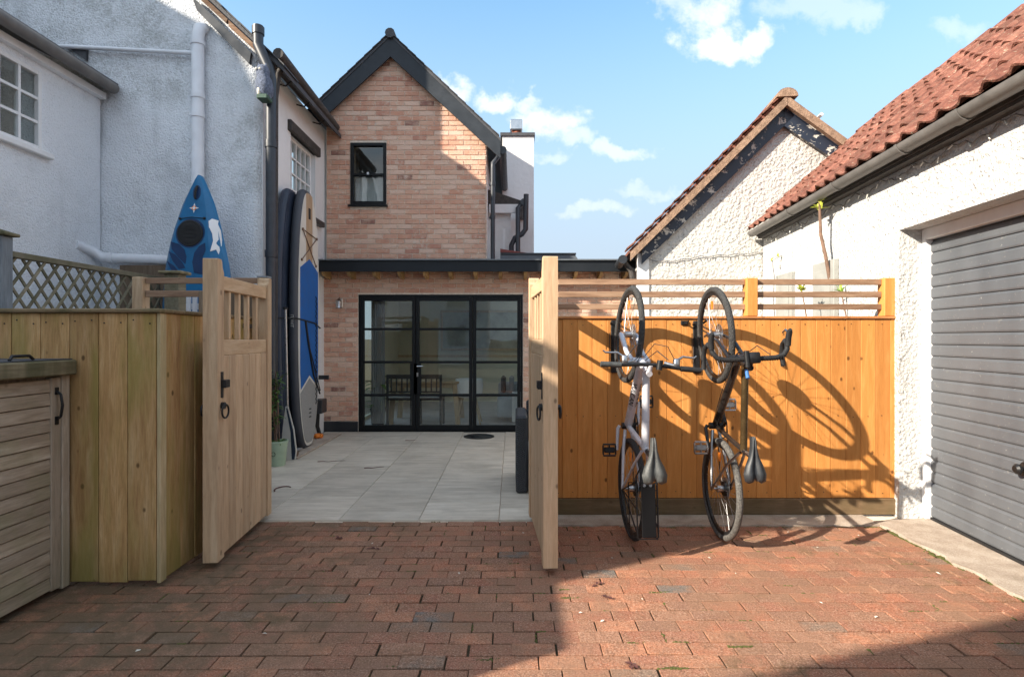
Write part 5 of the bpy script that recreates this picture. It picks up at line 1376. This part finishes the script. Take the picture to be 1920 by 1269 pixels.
    m = q(); m.lathe([(.02, -.03), (.05, -.029), (.055, -.012), (.045, .0), (.035, .01)], 20, Matrix.Translation((0, -.045, 0)) @ Matrix.Rotation(R(90), 4, 'X')); m.build('cassette', M['iron'], b, 40)
    m = q(); m.tube([(.435, -.05, .028), (.0, -.052, .045)], .004, 6); m.tube([(.435, -.05, -.148), (.03, -.052, -.15), (-.01, -.052, -.10)], .004, 6); m.build('chain', M['iron'], b)
    m = q(); m.tube([(0, -.075, -.01), (.01, -.085, -.06), (-.005, -.07, -.10), (.03, -.07, -.155)], [.012, .014, .012, .010], 8); m.build('derailleur', M['iron'], b, 50)
    ca = R(180) if style == 'A' else R(150)
    for s_, a in ((1, ca), (-1, ca+math.pi)):
        tip = BBp+Vector((.172*math.cos(a), s_*.085, .172*math.sin(a)))
        m = q(); m.tube([BBp+Vector((0, s_*.06, 0)), BBp+Vector((.02*math.cos(a), s_*.075, .02*math.sin(a))), tip], [.014, .013, .010], 8); cr = m.build('crank', M['bike_white'] if (style == 'A') else M['iron'], b, 50)
        m = q(); t2 = tip+Vector((0, s_*.055, 0))
        m.tube([tip, t2+Vector((0, s_*.045, 0))], .007, 8)
        for d_ in (-.04, .04): m.cbox(t2.x+d_-.006, t2.x+d_+.006, min(t2.y-.045, t2.y+.045), max(t2.y-.045, t2.y+.045), t2.z-.012, t2.z+.012, c=.003)
        for d_ in (-.045, .0, .045): m.cbox(t2.x-.034, t2.x+.034, t2.y+d_-.005, t2.y+d_+.005, t2.z-.010, t2.z+.010, c=.003)
        m.cbox(t2.x-.020, t2.x+.020, t2.y-.038, t2.y+.038, t2.z-.009, t2.z+.009, c=.006)
        m.build('pedal', M['iron'] if style == 'A' else M['alloy'], cr)
    if style == 'A':
        m = q()
        for s_ in (-1, 1):
            m.tube([(.0, s_*.072, .03), (.10, s_*.072, .385)], .005, 6); m.tube([(.0, s_*.072, .03), (-.06, s_*.072, .385)], .005, 6); m.tube([(.0, s_*.072, .03), (-.20, s_*.072, .385)], .005, 6)
            m.tube([(.20, s_*.03, .38), (.14, s_*.066, .388), (-.24, s_*.066, .388), (-.25, s_*.05, .388)], .005, 6)
            m.tube([(-.24, s_*.068, .388), (-.24, s_*.095, .30), (.09, s_*.095, .30), (.10, s_*.068, .388)], .004, 6)
        for x_ in (-.25, -.1, .05): m.tube([(x_, -.066, .388), (x_, .066, .388)], .004, 6)
        rk = m.build('rear_rack', M['iron'], b)
        m = q(); m.cbox(-.24, .09, -.052, .040, .393, .405, c=.004); m.build('rack_plate', M['matt'], rk)
        for k in range(2): m = q(); m.tube([(.085, -.02+k*.04, .405), (.085, -.02+k*.04, .411)], .010, 10); m.build('rack_bolt', M['steel'], rk)
        me = text_mesh('VULCAN', .052, M['iron'], 'frame_lettering')
        for s_ in (-1, 1):
            d = (HB-BBp).normalized(); o = link('frame_lettering', me, fr_)
            c_ = off + BBp + d*.33; yv = Vector((0, s_, 0)); xd_ = d*s_*-1 if s_ < 0 else d*-1
            xd_ = d if s_ < 0 else -d
            # reading direction along the tube, letters face outwards and a little towards the saddle
            nrm_ = (yv*.75 + (Vector((0, 1, 0)).cross(d)*-1).normalized()*(.66 if True else 0)).normalized()
            upn = d.cross(Vector((0, 1, 0))).normalized(); upn = upn if upn.z > 0 else -upn
            nrm_ = (yv*.72+upn*.70).normalized(); ydir = nrm_.cross(xd_)
            o.matrix_local = Matrix(((xd_.x, ydir.x, nrm_.x, 0), (xd_.y, ydir.y, nrm_.y, 0), (xd_.z, ydir.z, nrm_.z, 0), (0, 0, 0, 1)))
            o.location = c_ + nrm_*(r1*1.3+.0012)
    return b
bicycle('silver white flat bar bicycle with rear rack hanging on the orange fence', .845, 3.94, 4.05, .358, 1.445, 'A', R(2.2))
bicycle('black and bronze drop bar bicycle hanging on the orange fence', 1.475, 3.94, 4.05, .358, 1.440, 'B')
for (xx, zz, lb) in ((.818, 1.445, 'black wheel tray holding the front wheel of the silver bicycle'), (1.475, 1.44, 'black wheel tray holding the front wheel of the black bicycle')):
    h = thing('bike_hanger', lb, 'bike rack', (xx, FY-.002, zz-.10))
    f = MB(); f.cbox(-.028, .028, -.016, 0, -.20, .22, c=.006); f.build('tray', M['iron'], h)
    f = MB(); f.tube([(-.028, -.008, .19), (-.034, -.05, .20), (-.034, -.09, .205)], .007, 8); f.tube([(.028, -.008, .19), (.034, -.06, .20), (.036, -.125, .215), (.030, -.15, .225)], .008, 8); f.build('hook', M['rubber'], h, 50)
    f = MB(); f.tube([(-.034, -.002, -.12), (-.042, -.03, -.10), (-.042, -.03, .10), (-.034, -.002, .12)], .003, 6); f.build('wire_guard', M['iron'], h)

# ================================================================== BOATS AND BOARDS
KY = 6.0
kay = thing('kayak', 'blue plastic kayak standing on end against the white gable', 'kayak', (sx(377, KY), KY, .0), R(-3))
KT = 3.165
def kw(z):
    t = KT-z
    pts = [(0, .012), (.06, .055), (.30, .168), (.57, .252), (.97, .345), (1.4, .385), (1.9, .385), (2.4, .33), (2.9, .18), (3.16, .03)]
    for (a, b), (c, d) in zip(pts[:-1], pts[1:]):
        if t <= c: return b+(d-b)*(t-a)/(c-a)
    return .03
def ks(z):
    t = KT-z; return .30+.70*min(1, t/.75)
def deck_y(z): return -.15*ks(z)
m = MB(); vs = []; fs = []; NZ = 60
for j in range(NZ+1):
    z = .0+KT*j/NZ; a, s_ = kw(z), ks(z)
    ring = [(-a, -.06), (-a*.93, -.105), (-a*.74, -.148), (-a*.70, -.15), (a*.56, -.15), (a*.60, -.148), (a*.93, -.10), (a, -.05), (a*.8, .06), (a*.4, .13), (0, .15), (-a*.4, .13), (-a*.8, .06)]
    for (x_, y_) in ring: vs.append((x_, y_*s_, z))
kk = 13
for j in range(NZ):
    for i in range(kk): fs.append((j*kk+i, j*kk+(i+1) % kk, (j+1)*kk+(i+1) % kk, (j+1)*kk+i))
fs.append(tuple(range(kk))); fs.append(tuple(NZ*kk+i for i in range(kk)))
m.add(vs, fs); m.build('hull', M['kayak'], kay, 38)
def patch(name, poly, mat, lift=.004, yfun=deck_y):
    q = MB(); n = len(poly); cx_ = sum(p[0] for p in poly)/n; cz_ = sum(p[1] for p in poly)/n
    top = [(x, yfun(z)-lift, z) for x, z in poly]; bot = [(x, yfun(z)+.012, z) for x, z in poly]
    vs = top+bot+[(cx_, yfun(cz_)-lift, cz_)]; fs = [(i, (i+1) % n, 2*n) for i in range(n)] + [(i, (i+1) % n, n+(i+1) % n, n+i) for i in range(n)]
    q.add(vs, fs); return q.build(name, mat, kay)
def kx(px): return (px-377)*KY/1046
def kz(py): return sz(py, KY-.15)
def disc(cx_, cz_, rx_, rz__, n=28): return [(cx_+rx_*math.cos(2*math.pi*i/n), cz_+rz__*math.sin(2*math.pi*i/n)) for i in range(n)]
patch('handle_recess_shade', disc(kx(377), kz(358), .044, .082, 16), M['kayak_d'], .002)
q = MB(); q.tube([(kx(377.5), deck_y(kz(345))-.012, kz(346)), (kx(377), deck_y(kz(358))-.03, kz(358)), (kx(376), deck_y(kz(371))-.012, kz(371))], [.010, .012, .010], 8); q.build('carry_handle', M['rubber'], kay, 50)
patch('hatch_rim', disc(kx(371.5), kz(437), .158, .158), M['kayak_d'], .003)
q = MB(); q.M = Matrix.Translation((kx(372), deck_y(kz(438))-.002, kz(438))) @ Matrix.Rotation(R(90), 4, 'X')
q.lathe([(.140, 0), (.140, .014), (.128, .020), (.118, .017), (.110, .020), (.07, .021), (.06, .018), (.02, .019)], 32); q.build('hatch', M['rubber'], kay, 40)
q = MB(); q.M = Matrix.Translation((kx(372), deck_y(kz(438))-.020, kz(438))) @ Matrix.Rotation(R(90), 4, 'X')
for k in range(3): q.box(-.10+k*.004, .10, -.045+k*.04, -.040+k*.04, 0, .004)
q.build('hatch_ribs', M['rubber'], kay)
q = MB(); q.tube([(kx(350), deck_y(kz(408))-.008, kz(409)), (kx(373), deck_y(kz(406))-.012, kz(406.5)), (kx(396), deck_y(kz(408))-.008, kz(409))], .004, 6)
for px_ in (350, 396): q.tube([(kx(px_), deck_y(kz(409))+.01, kz(409)), (kx(px_), deck_y(kz(409))-.012, kz(409))], .014, 10)
q.build('deck_cord', M['rubber'], kay, 50)
c0, c1 = kx(374.5), kz(388.5)
star = []
for i in range(8):
    a = math.pi/4*i; r_ = .052 if i % 2 == 0 else .018; star.append((c0+r_*math.cos(a), c1+r_*math.sin(a)))
patch('compass_emblem', star, M['white_paint'], .004)
patch('compass_emblem', disc(c0, c1, .024, .024, 16), M['orange_ref'], .005); patch('compass_emblem', [(c0-.02, c1), (c0, c1-.02), (c0+.02, c1), (c0, c1+.02)], M['white_paint'], .006)
for (poly) in ([(336, 453), (352, 458), (362, 468), (366, 482), (364, 496), (350, 482), (338, 467)], [(332, 471), (345, 478), (358, 492), (364, 503), (352, 505), (340, 490)], [(329, 490), (342, 498), (352, 510), (350, 520), (338, 508)],
               [(401, 456), (402, 470), (396, 484), (402, 488), (401, 500), (398, 516), (380, 512), (377, 492), (381, 474), (390, 462)], [(327, 512), (340, 520), (348, 532), (336, 532)]):
    patch('foot_well_shade', [(kx(a), kz(b)) for a, b in poly], M['kayak_d'], .003)  # shade of the wells laid on as dark patches
side_y = lambda z: -.118*ks(z)
def side_patch(name, pts, mat):
    q = MB(); n = len(pts); vs = []
    for (px_, py_) in pts:
        z = kz(py_); x = kx(px_); a, s_ = kw(z), ks(z); u = min(1, max(0, (x/a-.60)/.40)); y = (-.148+.075*u)*s_-.012
        vs.append((x, y, z))
    vs += [(x, y+.02, z) for x, y, z in vs]
    q.add(vs, [tuple(range(n))]+[(i, (i+1) % n, n+(i+1) % n, n+i) for i in range(n)]); return q.build(name, mat, kay)
for pts in ([(404, 414), (408, 409), (416, 411), (417, 420), (406, 427)], [(406, 426), (417, 419), (421, 430), (411, 437)], [(411, 436), (421, 429), (424.5, 448), (414, 452)], [(414, 451), (424.5, 447), (426, 460), (423, 477), (419, 468), (411, 472)]):
    side_patch('white_sticker', pts, M['white_paint'])

def paddle_board(label, X, Yc, Lz, hw, th, rail_m, deck_m, full):
    o = thing('paddle_board', label, 'paddle board', (X, Yc, .012), 0)
    def outline(ins, n=72):
        pts = []
        for i in range(n):
            a = 2*math.pi*i/n; c_, s_ = math.cos(a), math.sin(a)
            e = .50 if s_ < 0 else .62
            y_ = (hw-ins)*math.copysign(abs(c_)**.62, c_); z_ = (Lz/2-ins)*math.copysign(abs(s_)**(.95), s_)
            k_ = 1.0 - .12*max(0, s_)**3 - .18*max(0, -s_)**4
            pts.append((y_*k_, Lz/2+z_))
        return pts
    m = MB(); lay = [(-th/2, .05), (-th*.36, .012), (-th*.12, 0), (th*.12, 0), (th*.36, .012), (th/2, .05)]
    n = 72; vs = []; fs = []
    for (x_, ins) in lay: vs += [(x_, a, b) for a, b in outline(ins)]
    for j in range(len(lay)-1):
        for i in range(n): fs.append((j*n+i, j*n+(i+1) % n, (j+1)*n+(i+1) % n, (j+1)*n+i))
    fs.append(tuple(range(n))); fs.append(tuple((len(lay)-1)*n+i for i in range(n)))
    m.add(vs, fs); m.build('body', rail_m, o, 50)
    ol = outline(.045)
    m = MB(); m.prism(ol, 'x', th/2-.01, th/2+.003); m.build('deck', deck_m, o)
    def clip_poly(zlo_fun, zhi_fun, ins, lift, name, mat, y0=-9, y1=9):
        # pad between two chevrons, following the outline
        ys = [max(-hw+ins, y0)+(min(hw-ins, y1)-max(-hw+ins, y0))*i/24 for i in range(25)]
        oo = outline(ins, 400); lo_, hi_ = [], []
        for y_ in ys:
            zs_ = [b for a, b in oo if abs(a-y_) < .02]
            zl, zh = (min(zs_), max(zs_)) if zs_ else (Lz/2, Lz/2)
            lo_.append((y_, max(zlo_fun(y_), zl))); hi_.append((y_, min(zhi_fun(y_), zh)))
        good = [i for i in range(25) if hi_[i][1] > lo_[i][1]+.005]
        poly = [lo_[i] for i in good]+[hi_[i] for i in good[::-1]]
        m_ = MB(); m_.prism(poly, 'x', th/2+.0031, th/2+.0031+lift); return m_.build(name, mat, o)
    if full:
        ch = lambda z0, s_: (lambda y_: z0-abs(y_)*s_)
        clip_poly(lambda y_: 2.40-abs(y_)*.55, lambda y_: 9, .05, .001, 'wood_stripe', M['sup_tan'], -.11, .11)
        clip_poly(ch(.94, .55), ch(2.42, .45), .10, .005, 'blue_pad', M['sup_blue'])
        clip_poly(lambda y_: -9, ch(.90, .55), .085, .005, 'grey_pad', M['sup_grey'])
        xx = th/2+.012
        m = MB(); a_ = (xx, -.26, 2.60); b_ = (xx, .24, 2.66); c_ = (xx, -.27, 2.34); d_ = (xx, .25, 2.28)
        a1, b1, a2, b2 = (xx, -.24, 2.76), (xx, .25, 2.72), (xx, -.27, 2.38), (xx, .22, 2.36)
        m.tube([a2, b1], .006, 6); m.tube([b1, a1], .006, 6); m.tube([a1, b2], .006, 6)
        for p in (a1, b1, a2, b2): m.tube([(p[0]-.012, p[1], p[2]), (p[0]+.008, p[1], p[2])], .018, 10)
        m.build('bungee', M['bark'], o, 50)
        m = MB(); m.tube([(th/2+.002, 0, 2.98), (th/2+.01, 0, 2.98)], .02, 12); m.cbox(th/2+.002, th/2+.012, -.03, .03, 2.93, 3.07, c=.004); m.build('nose_handle', M['rubber'], o)
        m = MB(); m.tube([(th/2+.016, .22+(.022 if i % 2 else -.022), .55+i*.032) for i in range(45)], .0055, 6); m.build('coiled_leash', M['rubber'], o, 60)
        for k in range(3): m = MB(); m.box(th/2+.009, th/2+.011, -.02+k*.0, .05, .40+k*.05, .415+k*.05); m.build('deck_mark', M['rubber'], o)
        m = MB(); m.cbox(-th/2-.0, th/2+.010, -hw*.93, -hw*.6, .05, .06, c=.003); m.build('tail_patch', M['sup_grey'], o)
    me = text_mesh('ITIWIT', .085, M['sup_white'], 'rail_lettering')
    t_ = link('rail_lettering', me, o)
    # letters run down the near rail, facing the camera
    t_.matrix_local = Matrix(((0, 1, 0, 0), (0, 0, -1, -hw-.003), (-1, 0, 0, 1.62), (0, 0, 0, 1)))
    t_.scale = (.62, .62, 1)
    return o
paddle_board('white and blue paddle board, the outer of two leaning by the side wall', -2.655, 7.14, 3.30, .41, .115, M['sup_rail'], M['sup_white'], True)
paddle_board('dark navy paddle board, the inner of two, next to the white side wall', -2.785, 6.98, 3.27, .41, .11, M['sup_rail_b'], M['sup_rail_b'], False)
stp = thing('tie_strap', 'black strap tied round the two paddle boards', 'strap', (-2.72, 6.9, 1.6))
f = MB(); xd_ = -2.655+.115/2+.014
f.tube([(-2.86-(-2.72), 6.55-6.9, .05), (-2.80+2.72, 6.545-6.9, .06), (-2.60+2.72, 6.70-6.9, .065), (xd_+2.72, 6.95-6.9, .045), (xd_+2.72, 7.3-6.9, .02), (xd_+2.72-.01, 7.54-6.9, -.04), (-2.80+2.72, 7.58-6.9, -.05)], .009, 8); f.build('band', M['rubber'], stp, 50)
f = MB(); f.tube([(xd_+2.72, 6.97-6.9, .04), (xd_+2.72+.005, 7.05-6.9, -.2), (xd_+2.72+.005, 7.25-6.9, -.65), (xd_+2.72, 7.5-6.9, -.92)], .011, 8); f.tube([(xd_+2.72, 7.0-6.9, .04), (xd_+2.72+.01, 7.1-6.9, -.3), (xd_+2.72+.005, 7.5-6.9, -.88)], .007, 8); f.build('tail', M['rubber'], stp, 50)
pad = thing('paddle', 'paddle with striped white and navy blade standing beside the boards', 'paddle', (-2.60, 6.48, .012))
f = MB(); f.tube([(-.02, .03, .55), (-.055, .06, 1.75)], .014, 10); f.build('shaft', M['alloy'], pad, 50)
f = MB(); f.prism([(-.075, 0), (.085, .0), (.10, .10), (.07, .35), (.0, .62), (-.03, .62), (-.07, .3)], 'y', -.006, .008); f.build('blade', M['sup_white'], pad)
f = MB(); f.prism([(.045, .005), (.075, .005), (.088, .10), (.058, .35), (-.005, .60), (-.02, .60), (.03, .32)], 'y', -.009, -.0062); f.build('blade_stripe', M['sup_rail_b'], pad)
f = MB(); f.tube([(-.055, .01, 1.76), (-.055, .11, 1.76)], .016, 8); f.build('grip', M['rubber'], pad, 50)

# ---- potted shrub by the boards and odds and ends on the patio
pp = thing('potted_shrub', 'leafy green shrub in a pale green pot beside the paddle boards', 'plant', (-2.615, 6.21, .012))
f = MB(); f.lathe([(.085, 0), (.088, .01), (.112, .25), (.118, .255), (.118, .272), (.108, .275), (.10, .24), (.02, .235)], 24); f.build('pot', M['pot'], pp, 40)
f = MB(); f.tube([(.022*math.cos(2*math.pi*i/16), -.102-.0, .14+.022*math.sin(2*math.pi*i/16)) for i in range(16)], .003, 5, closed=True); f.build('pot_emblem', M['iron'], pp)
fl_ = MB(); stm = MB()
for k in range(7):
    a = rnd.uniform(0, 6.28); r_ = rnd.uniform(.02, .13); top = Vector((r_*math.cos(a), r_*math.sin(a)*.8, rnd.uniform(.75, 1.08))); b0 = Vector((rnd.uniform(-.03, .03), rnd.uniform(-.03, .03), .24))
    stm.tube([b0, (b0+top)/2+Vector((rnd.uniform(-.03, .03), 0, .03)), top], [.006, .005, .003], 6)
    for j in range(26):
        t = .45+.55*rnd.random()**.8 if rnd.random() > .25 else rnd.uniform(.2, .5); p = b0+(top-b0)*t; th = rnd.uniform(0, 6.28); e = rnd.uniform(-.2, .9)
        leaf_mb(fl_, p, (math.cos(th)*math.cos(e), math.sin(th)*math.cos(e), math.sin(e)), rnd.uniform(.06, .13), rnd.uniform(.018, .03), .3, 4)
for j in range(40):
    th = rnd.uniform(0, 6.28); leaf_mb(fl_, (rnd.uniform(-.05, .05), rnd.uniform(-.05, .05), .25), (math.cos(th), math.sin(th), rnd.uniform(.2, 1.2)), rnd.uniform(.06, .12), .022, .5, 4)
stm.build('stems', M['bark'], pp, 50); fl_.build('foliage', M['leaf'], pp)
bk = MB(); bk.cbox(-.05, .07, -.09, .09, 0, .06, c=.006)
o = bk.build('loose_brick', M['paver']); o.location = (sx(546, 6.6), 6.62, .012); o.rotation_euler = (0, 0, .3)
tag(o, 'loose red brick on the patio beside the green pot', 'brick')
kb = bx('concrete_footing', M['concrete'], None, -2.86, -2.50, 6.52, 8.2, .0115, .035, c=.006)
tag(kb, 'low mossy concrete footing under the paddle boards', 'footing')
rg = MB(); 
for k in range(5): rg.ball((rnd.uniform(-.06, .06), rnd.uniform(-.08, .08), .03+rnd.uniform(0, .05)), rnd.uniform(.035, .055), 8, (1, 1.2, .7))
o = rg.build('orange_cloth', M['orange_ref'], None, 60); o.location = (sx(604, 7.9), 7.75, .012); tag(o, 'crumpled orange cloth on the patio behind the paddle boards', 'cloth')
bxm = thing('meter_box', 'small black box on the white side wall behind the paddle boards', 'box', (SXW+.002, 8.05, .35))
f = MB(); f.cbox(0, .16, -.12, .10, 0, .20, c=.01); f.build('case', M['black'], bxm); f = MB(); f.tube([(.06, 0, .0), (.05, .01, -.2), (.08, .02, -.32)], .03, 8); f.build('hose', M['rubber'], bxm, 50)
pg = thing('wall_peg', 'black peg bracket on the white side wall near the boards', 'bracket', (SXW+.002, 8.05, .86))
f = MB(); f.cbox(0, .22, -.02, .02, -.03, .03, c=.006); f.build('arm', M['black'], pg)

ra = thing('rattan_seat', 'dark grey woven rattan garden seat half hidden behind the right gate', 'garden seat', (.36, 5.40, .012))
f = MB(); f.cbox(-.325, -.215, -.33, .36, 0, .70, c=.018); f.build('arm', M['wicker'], ra)
f = MB(); f.cbox(.215, .325, -.33, .36, 0, .66, c=.018); f.build('arm', M['wicker'], ra)
f = MB(); f.cbox(-.214, .214, .25, .36, 0, .78, c=.018); f.build('backrest', M['wicker'], ra)
f = MB(); f.cbox(-.214, .214, -.32, .249, .05, .30, c=.015); f.build('seat', M['wicker'], ra)
f = MB(); f.cbox(-.205, .205, -.31, .24, .301, .40, c=.03); f.build('cushion', M['cushion'], ra)

# shuttered window on the garage's side, beyond the fence
shw = MB(); shw.cbox(-.03, -.001, 5.92, 6.38, 1.05, 2.15, c=.005); swo = shw.build('side_window', M['white_paint'], gar)
f = MB(); f.box(-.034, -.0305, 5.97, 6.33, 1.1, 2.1); f.build('blind', M['white_s'], swo)
for (a, b) in ((5.41, 5.88), (6.44, 6.92)):
    f = MB(); f.cbox(-.05, -.002, a, b, 1.0, 2.19, c=.006); so = f.build('shutter', M['shutter'], gar)
    f = MB()
    for (c_, d_) in ((1.06, 1.5), (1.56, 2.10)): f.cbox(-.058, -.0501, a+.07, b-.07, c_, d_, c=.003)
    f.build('shutter_panel', M['shutter'], so)

# ---- young shrubs in the bed beyond the orange fence
def stem_plant(name, label, pts, y, r0, r1, mat, tops, tmat, L, W, nleaf, spread_=1.0, extra=None):
    base = pts[0]; P = [Vector((sx(a, y), y+dy, sz(b, y))) for (a, b, dy) in pts]
    bz = P[0].copy(); bz.z = 0.012
    root = thing(name, label, 'plant', bz)
    Q = [p-bz for p in P]; Q = [Vector((Q[0].x, Q[0].y, 0))]+Q
    f = MB(); n = len(Q); f.tube(Q, [r0+(r1-r0)*i/(n-1) for i in range(n)], 8); f.build('stem', mat, root, 50)
    f = MB()
    for (i, cnt) in tops:
        for k in range(cnt):
            th = rnd.uniform(0, 6.28); e = rnd.uniform(.1, 1.45)
            leaf_mb(f, Q[i]+Vector((rnd.uniform(-1, 1), rnd.uniform(-1, 1), rnd.uniform(-1, 1)))*.012, (math.cos(th)*math.cos(e)*spread_, math.sin(th)*math.cos(e)*spread_, math.sin(e)), L*rnd.uniform(.6, 1.1), W, .15, 4)
    f.build('leaves', tmat, root)
stem_plant('budding_shrub', 'tall bare brown stem with a yellow green bud tuft at its tip', [(1580, 600, 0), (1572, 570, 0), (1560, 530, .03), (1548, 480, 0), (1541, 440, .02), (1537, 392, 0), (1537, 378, 0)], 5.45, .022, .012, M['bark'], [(6, 16), (7, 22)], M['bud'], .10, .03, 40, .6)
stem_plant('dry_stem', 'thin grey dry stem with a seed head in front of the garage wall', [(1613, 600, 0), (1607, 555, 0), (1608, 500, 0), (1606, 445, 0), (1606, 436, 0)], 5.3, .007, .005, M['greystem'], [(4, 8), (5, 12)], M['greystem'], .05, .022, 20, .5)
stem_plant('palm_shoot', 'fresh green fan of leaves above the fence corner near the garage door', [(1650, 600, 0), (1647, 560, 0), (1642, 525, 0)], 5.0, .014, .009, M['bark'], [(3, 15)], M['leaf_bright'], .19, .035, 20, 1.0)
stem_plant('budding_shrub', 'short stem with a yellow bud seen between the slats left of the tall stem', [(1513, 600, 0), (1508, 570, 0), (1503, 545, 0)], 5.5, .009, .006, M['bark'], [(3, 22)], M['bud'], .09, .03, 20, 1.0)
stem_plant('leafy_shoot', 'small green leafed shoot between the slats beside the tall stem', [(1588, 600, 0), (1582, 570, 0), (1578, 548, 0)], 5.2, .007, .005, M['bark'], [(3, 14)], M['leaf_bright'], .10, .026, 20, 1.0)
stem_plant('leafy_shoot', 'small bright shoot between the slats left of the fence end post', [(1600, 600, 0), (1603, 575, 0), (1598, 545, 0)], 5.6, .007, .005, M['greystem'], [(3, 12), (2, 5)], M['bud'], .09, .024, 20, 1.0)
stem_plant('climbing_vine', 'wiry bare vine with few pale leaves against the white garage wall', [(1453, 600, 0), (1450, 560, 0), (1452, 520, 0), (1448, 490, 0), (1460, 482, 0), (1475, 478, 0)], 6.8, .006, .004, M['greystem'], [(4, 4), (5, 5), (6, 6)], M['bud'], .06, .02, 20, 1.0)

# ---- moss in the joints and litter on the paving
mo = MB()
def clump(x, y, r, along='x'):
    L = rnd.uniform(.01, .05)
    for k in range(rnd.randint(4, 10)):
        d = rnd.uniform(-L, L); e = rnd.gauss(0, .0025)
        mo.ball((x+(d if along == 'x' else e), y+(e if along == 'x' else d), -.003), rnd.uniform(.003, .006), 5, (1.6, 1.2, .9) if along == 'x' else (1.2, 1.6, .9))
for k in range(420):
    p = rnd.choice(cand)
    if not in_view(p): continue
    if rnd.random() < .7: clump(p[0]+rnd.uniform(-.09, .09), p[1]+PITCH_Y/2, .025)
    else: clump(p[0]+PITCH_X/2, p[1]+rnd.uniform(-.03, .03), .012, 'y')
for k in range(130): clump(rnd.uniform(.3, 2.75), 4.205+rnd.gauss(0, .012), .02)
for k in range(90): clump(2.785+rnd.gauss(0, .012), rnd.uniform(2.6, 4.2), .02, 'y')
for (px_, py_) in ((1060, 1105), (1075, 1120), (1240, 1110), (1378, 1212), (1265, 1252), (760, 1250), (920, 1236), (1190, 1078), (1330, 1035)):
    yy = 1485.3/(py_-635); 
    for k in range(4): clump(sx(px_, yy)+rnd.uniform(-.04, .04), yy+rnd.uniform(-.006, .006), .025)
tag(mo.build('moss', M['moss'], None, 60), 'moss growing in the joints of the paving', 'moss', kind='stuff')
lt = MB()
for k in range(110):
    p = rnd.choice(cand)
    if not in_view(p): continue
    s_ = rnd.uniform(.004, .012); x_, y_ = p[0]+rnd.uniform(-.09, .09), p[1]+rnd.uniform(-.04, .04); a = rnd.uniform(0, 3.14); z_ = .0055
    lt.M = Matrix.Translation((x_, y_, z_)) @ Euler((rnd.uniform(-.3, .3), rnd.uniform(-.3, .3), a)).to_matrix().to_4x4()
    lt.add([(-s_*1.4, -s_*.5, 0), (s_, -s_*.6, .001), (s_*1.5, s_*.4, 0), (-s_*.6, s_*.7, .002), (0, 0, .005)], [(0,1,4),(1,2,4),(2,3,4),(3,0,4)])
lt.M = None
tag(lt.build('leaf_litter', M['litter'], None), 'scattered pale leaf bits on the paving', 'litter', kind='stuff')
ld = MB()
for (px_, py_) in ((1123, 1098), (1135, 1122), (1180, 1248), (640, 1010), (700, 1030)):
    yy = 1485.3/(py_-635)
    for k in range(4): leaf_mb(ld, (sx(px_, yy)+rnd.uniform(-.02, .02), yy+rnd.uniform(-.01, .01), .006), (rnd.uniform(-1, 1), rnd.uniform(-1, 1), .25), .035, .018, .3, 3)
for (px_, py_, L) in ((620, 868, .30), (700, 880, .2), (770, 828, .15), (540, 862, .1)):
    yy = 1485.3/(py_-635); ld.tube([(sx(px_, yy)+L*(i/5-.5), yy+.07*(i/5)**2+.012*math.sin(i*2.1), .014) for i in range(6)], [.006, .005, .004, .003, .003, .002], 5)
yy = 1485.3/(920-635)
ld.tube([(sx(530, yy)+.07*math.cos(.8+i*.25), yy+.09*math.sin(.8+i*.25), .016) for i in range(14)], .005, 5)
tag(ld.build('twigs', M['litter_d'], None, 60), 'dead leaves and twigs lying on the patio and paving', 'litter', kind='stuff')
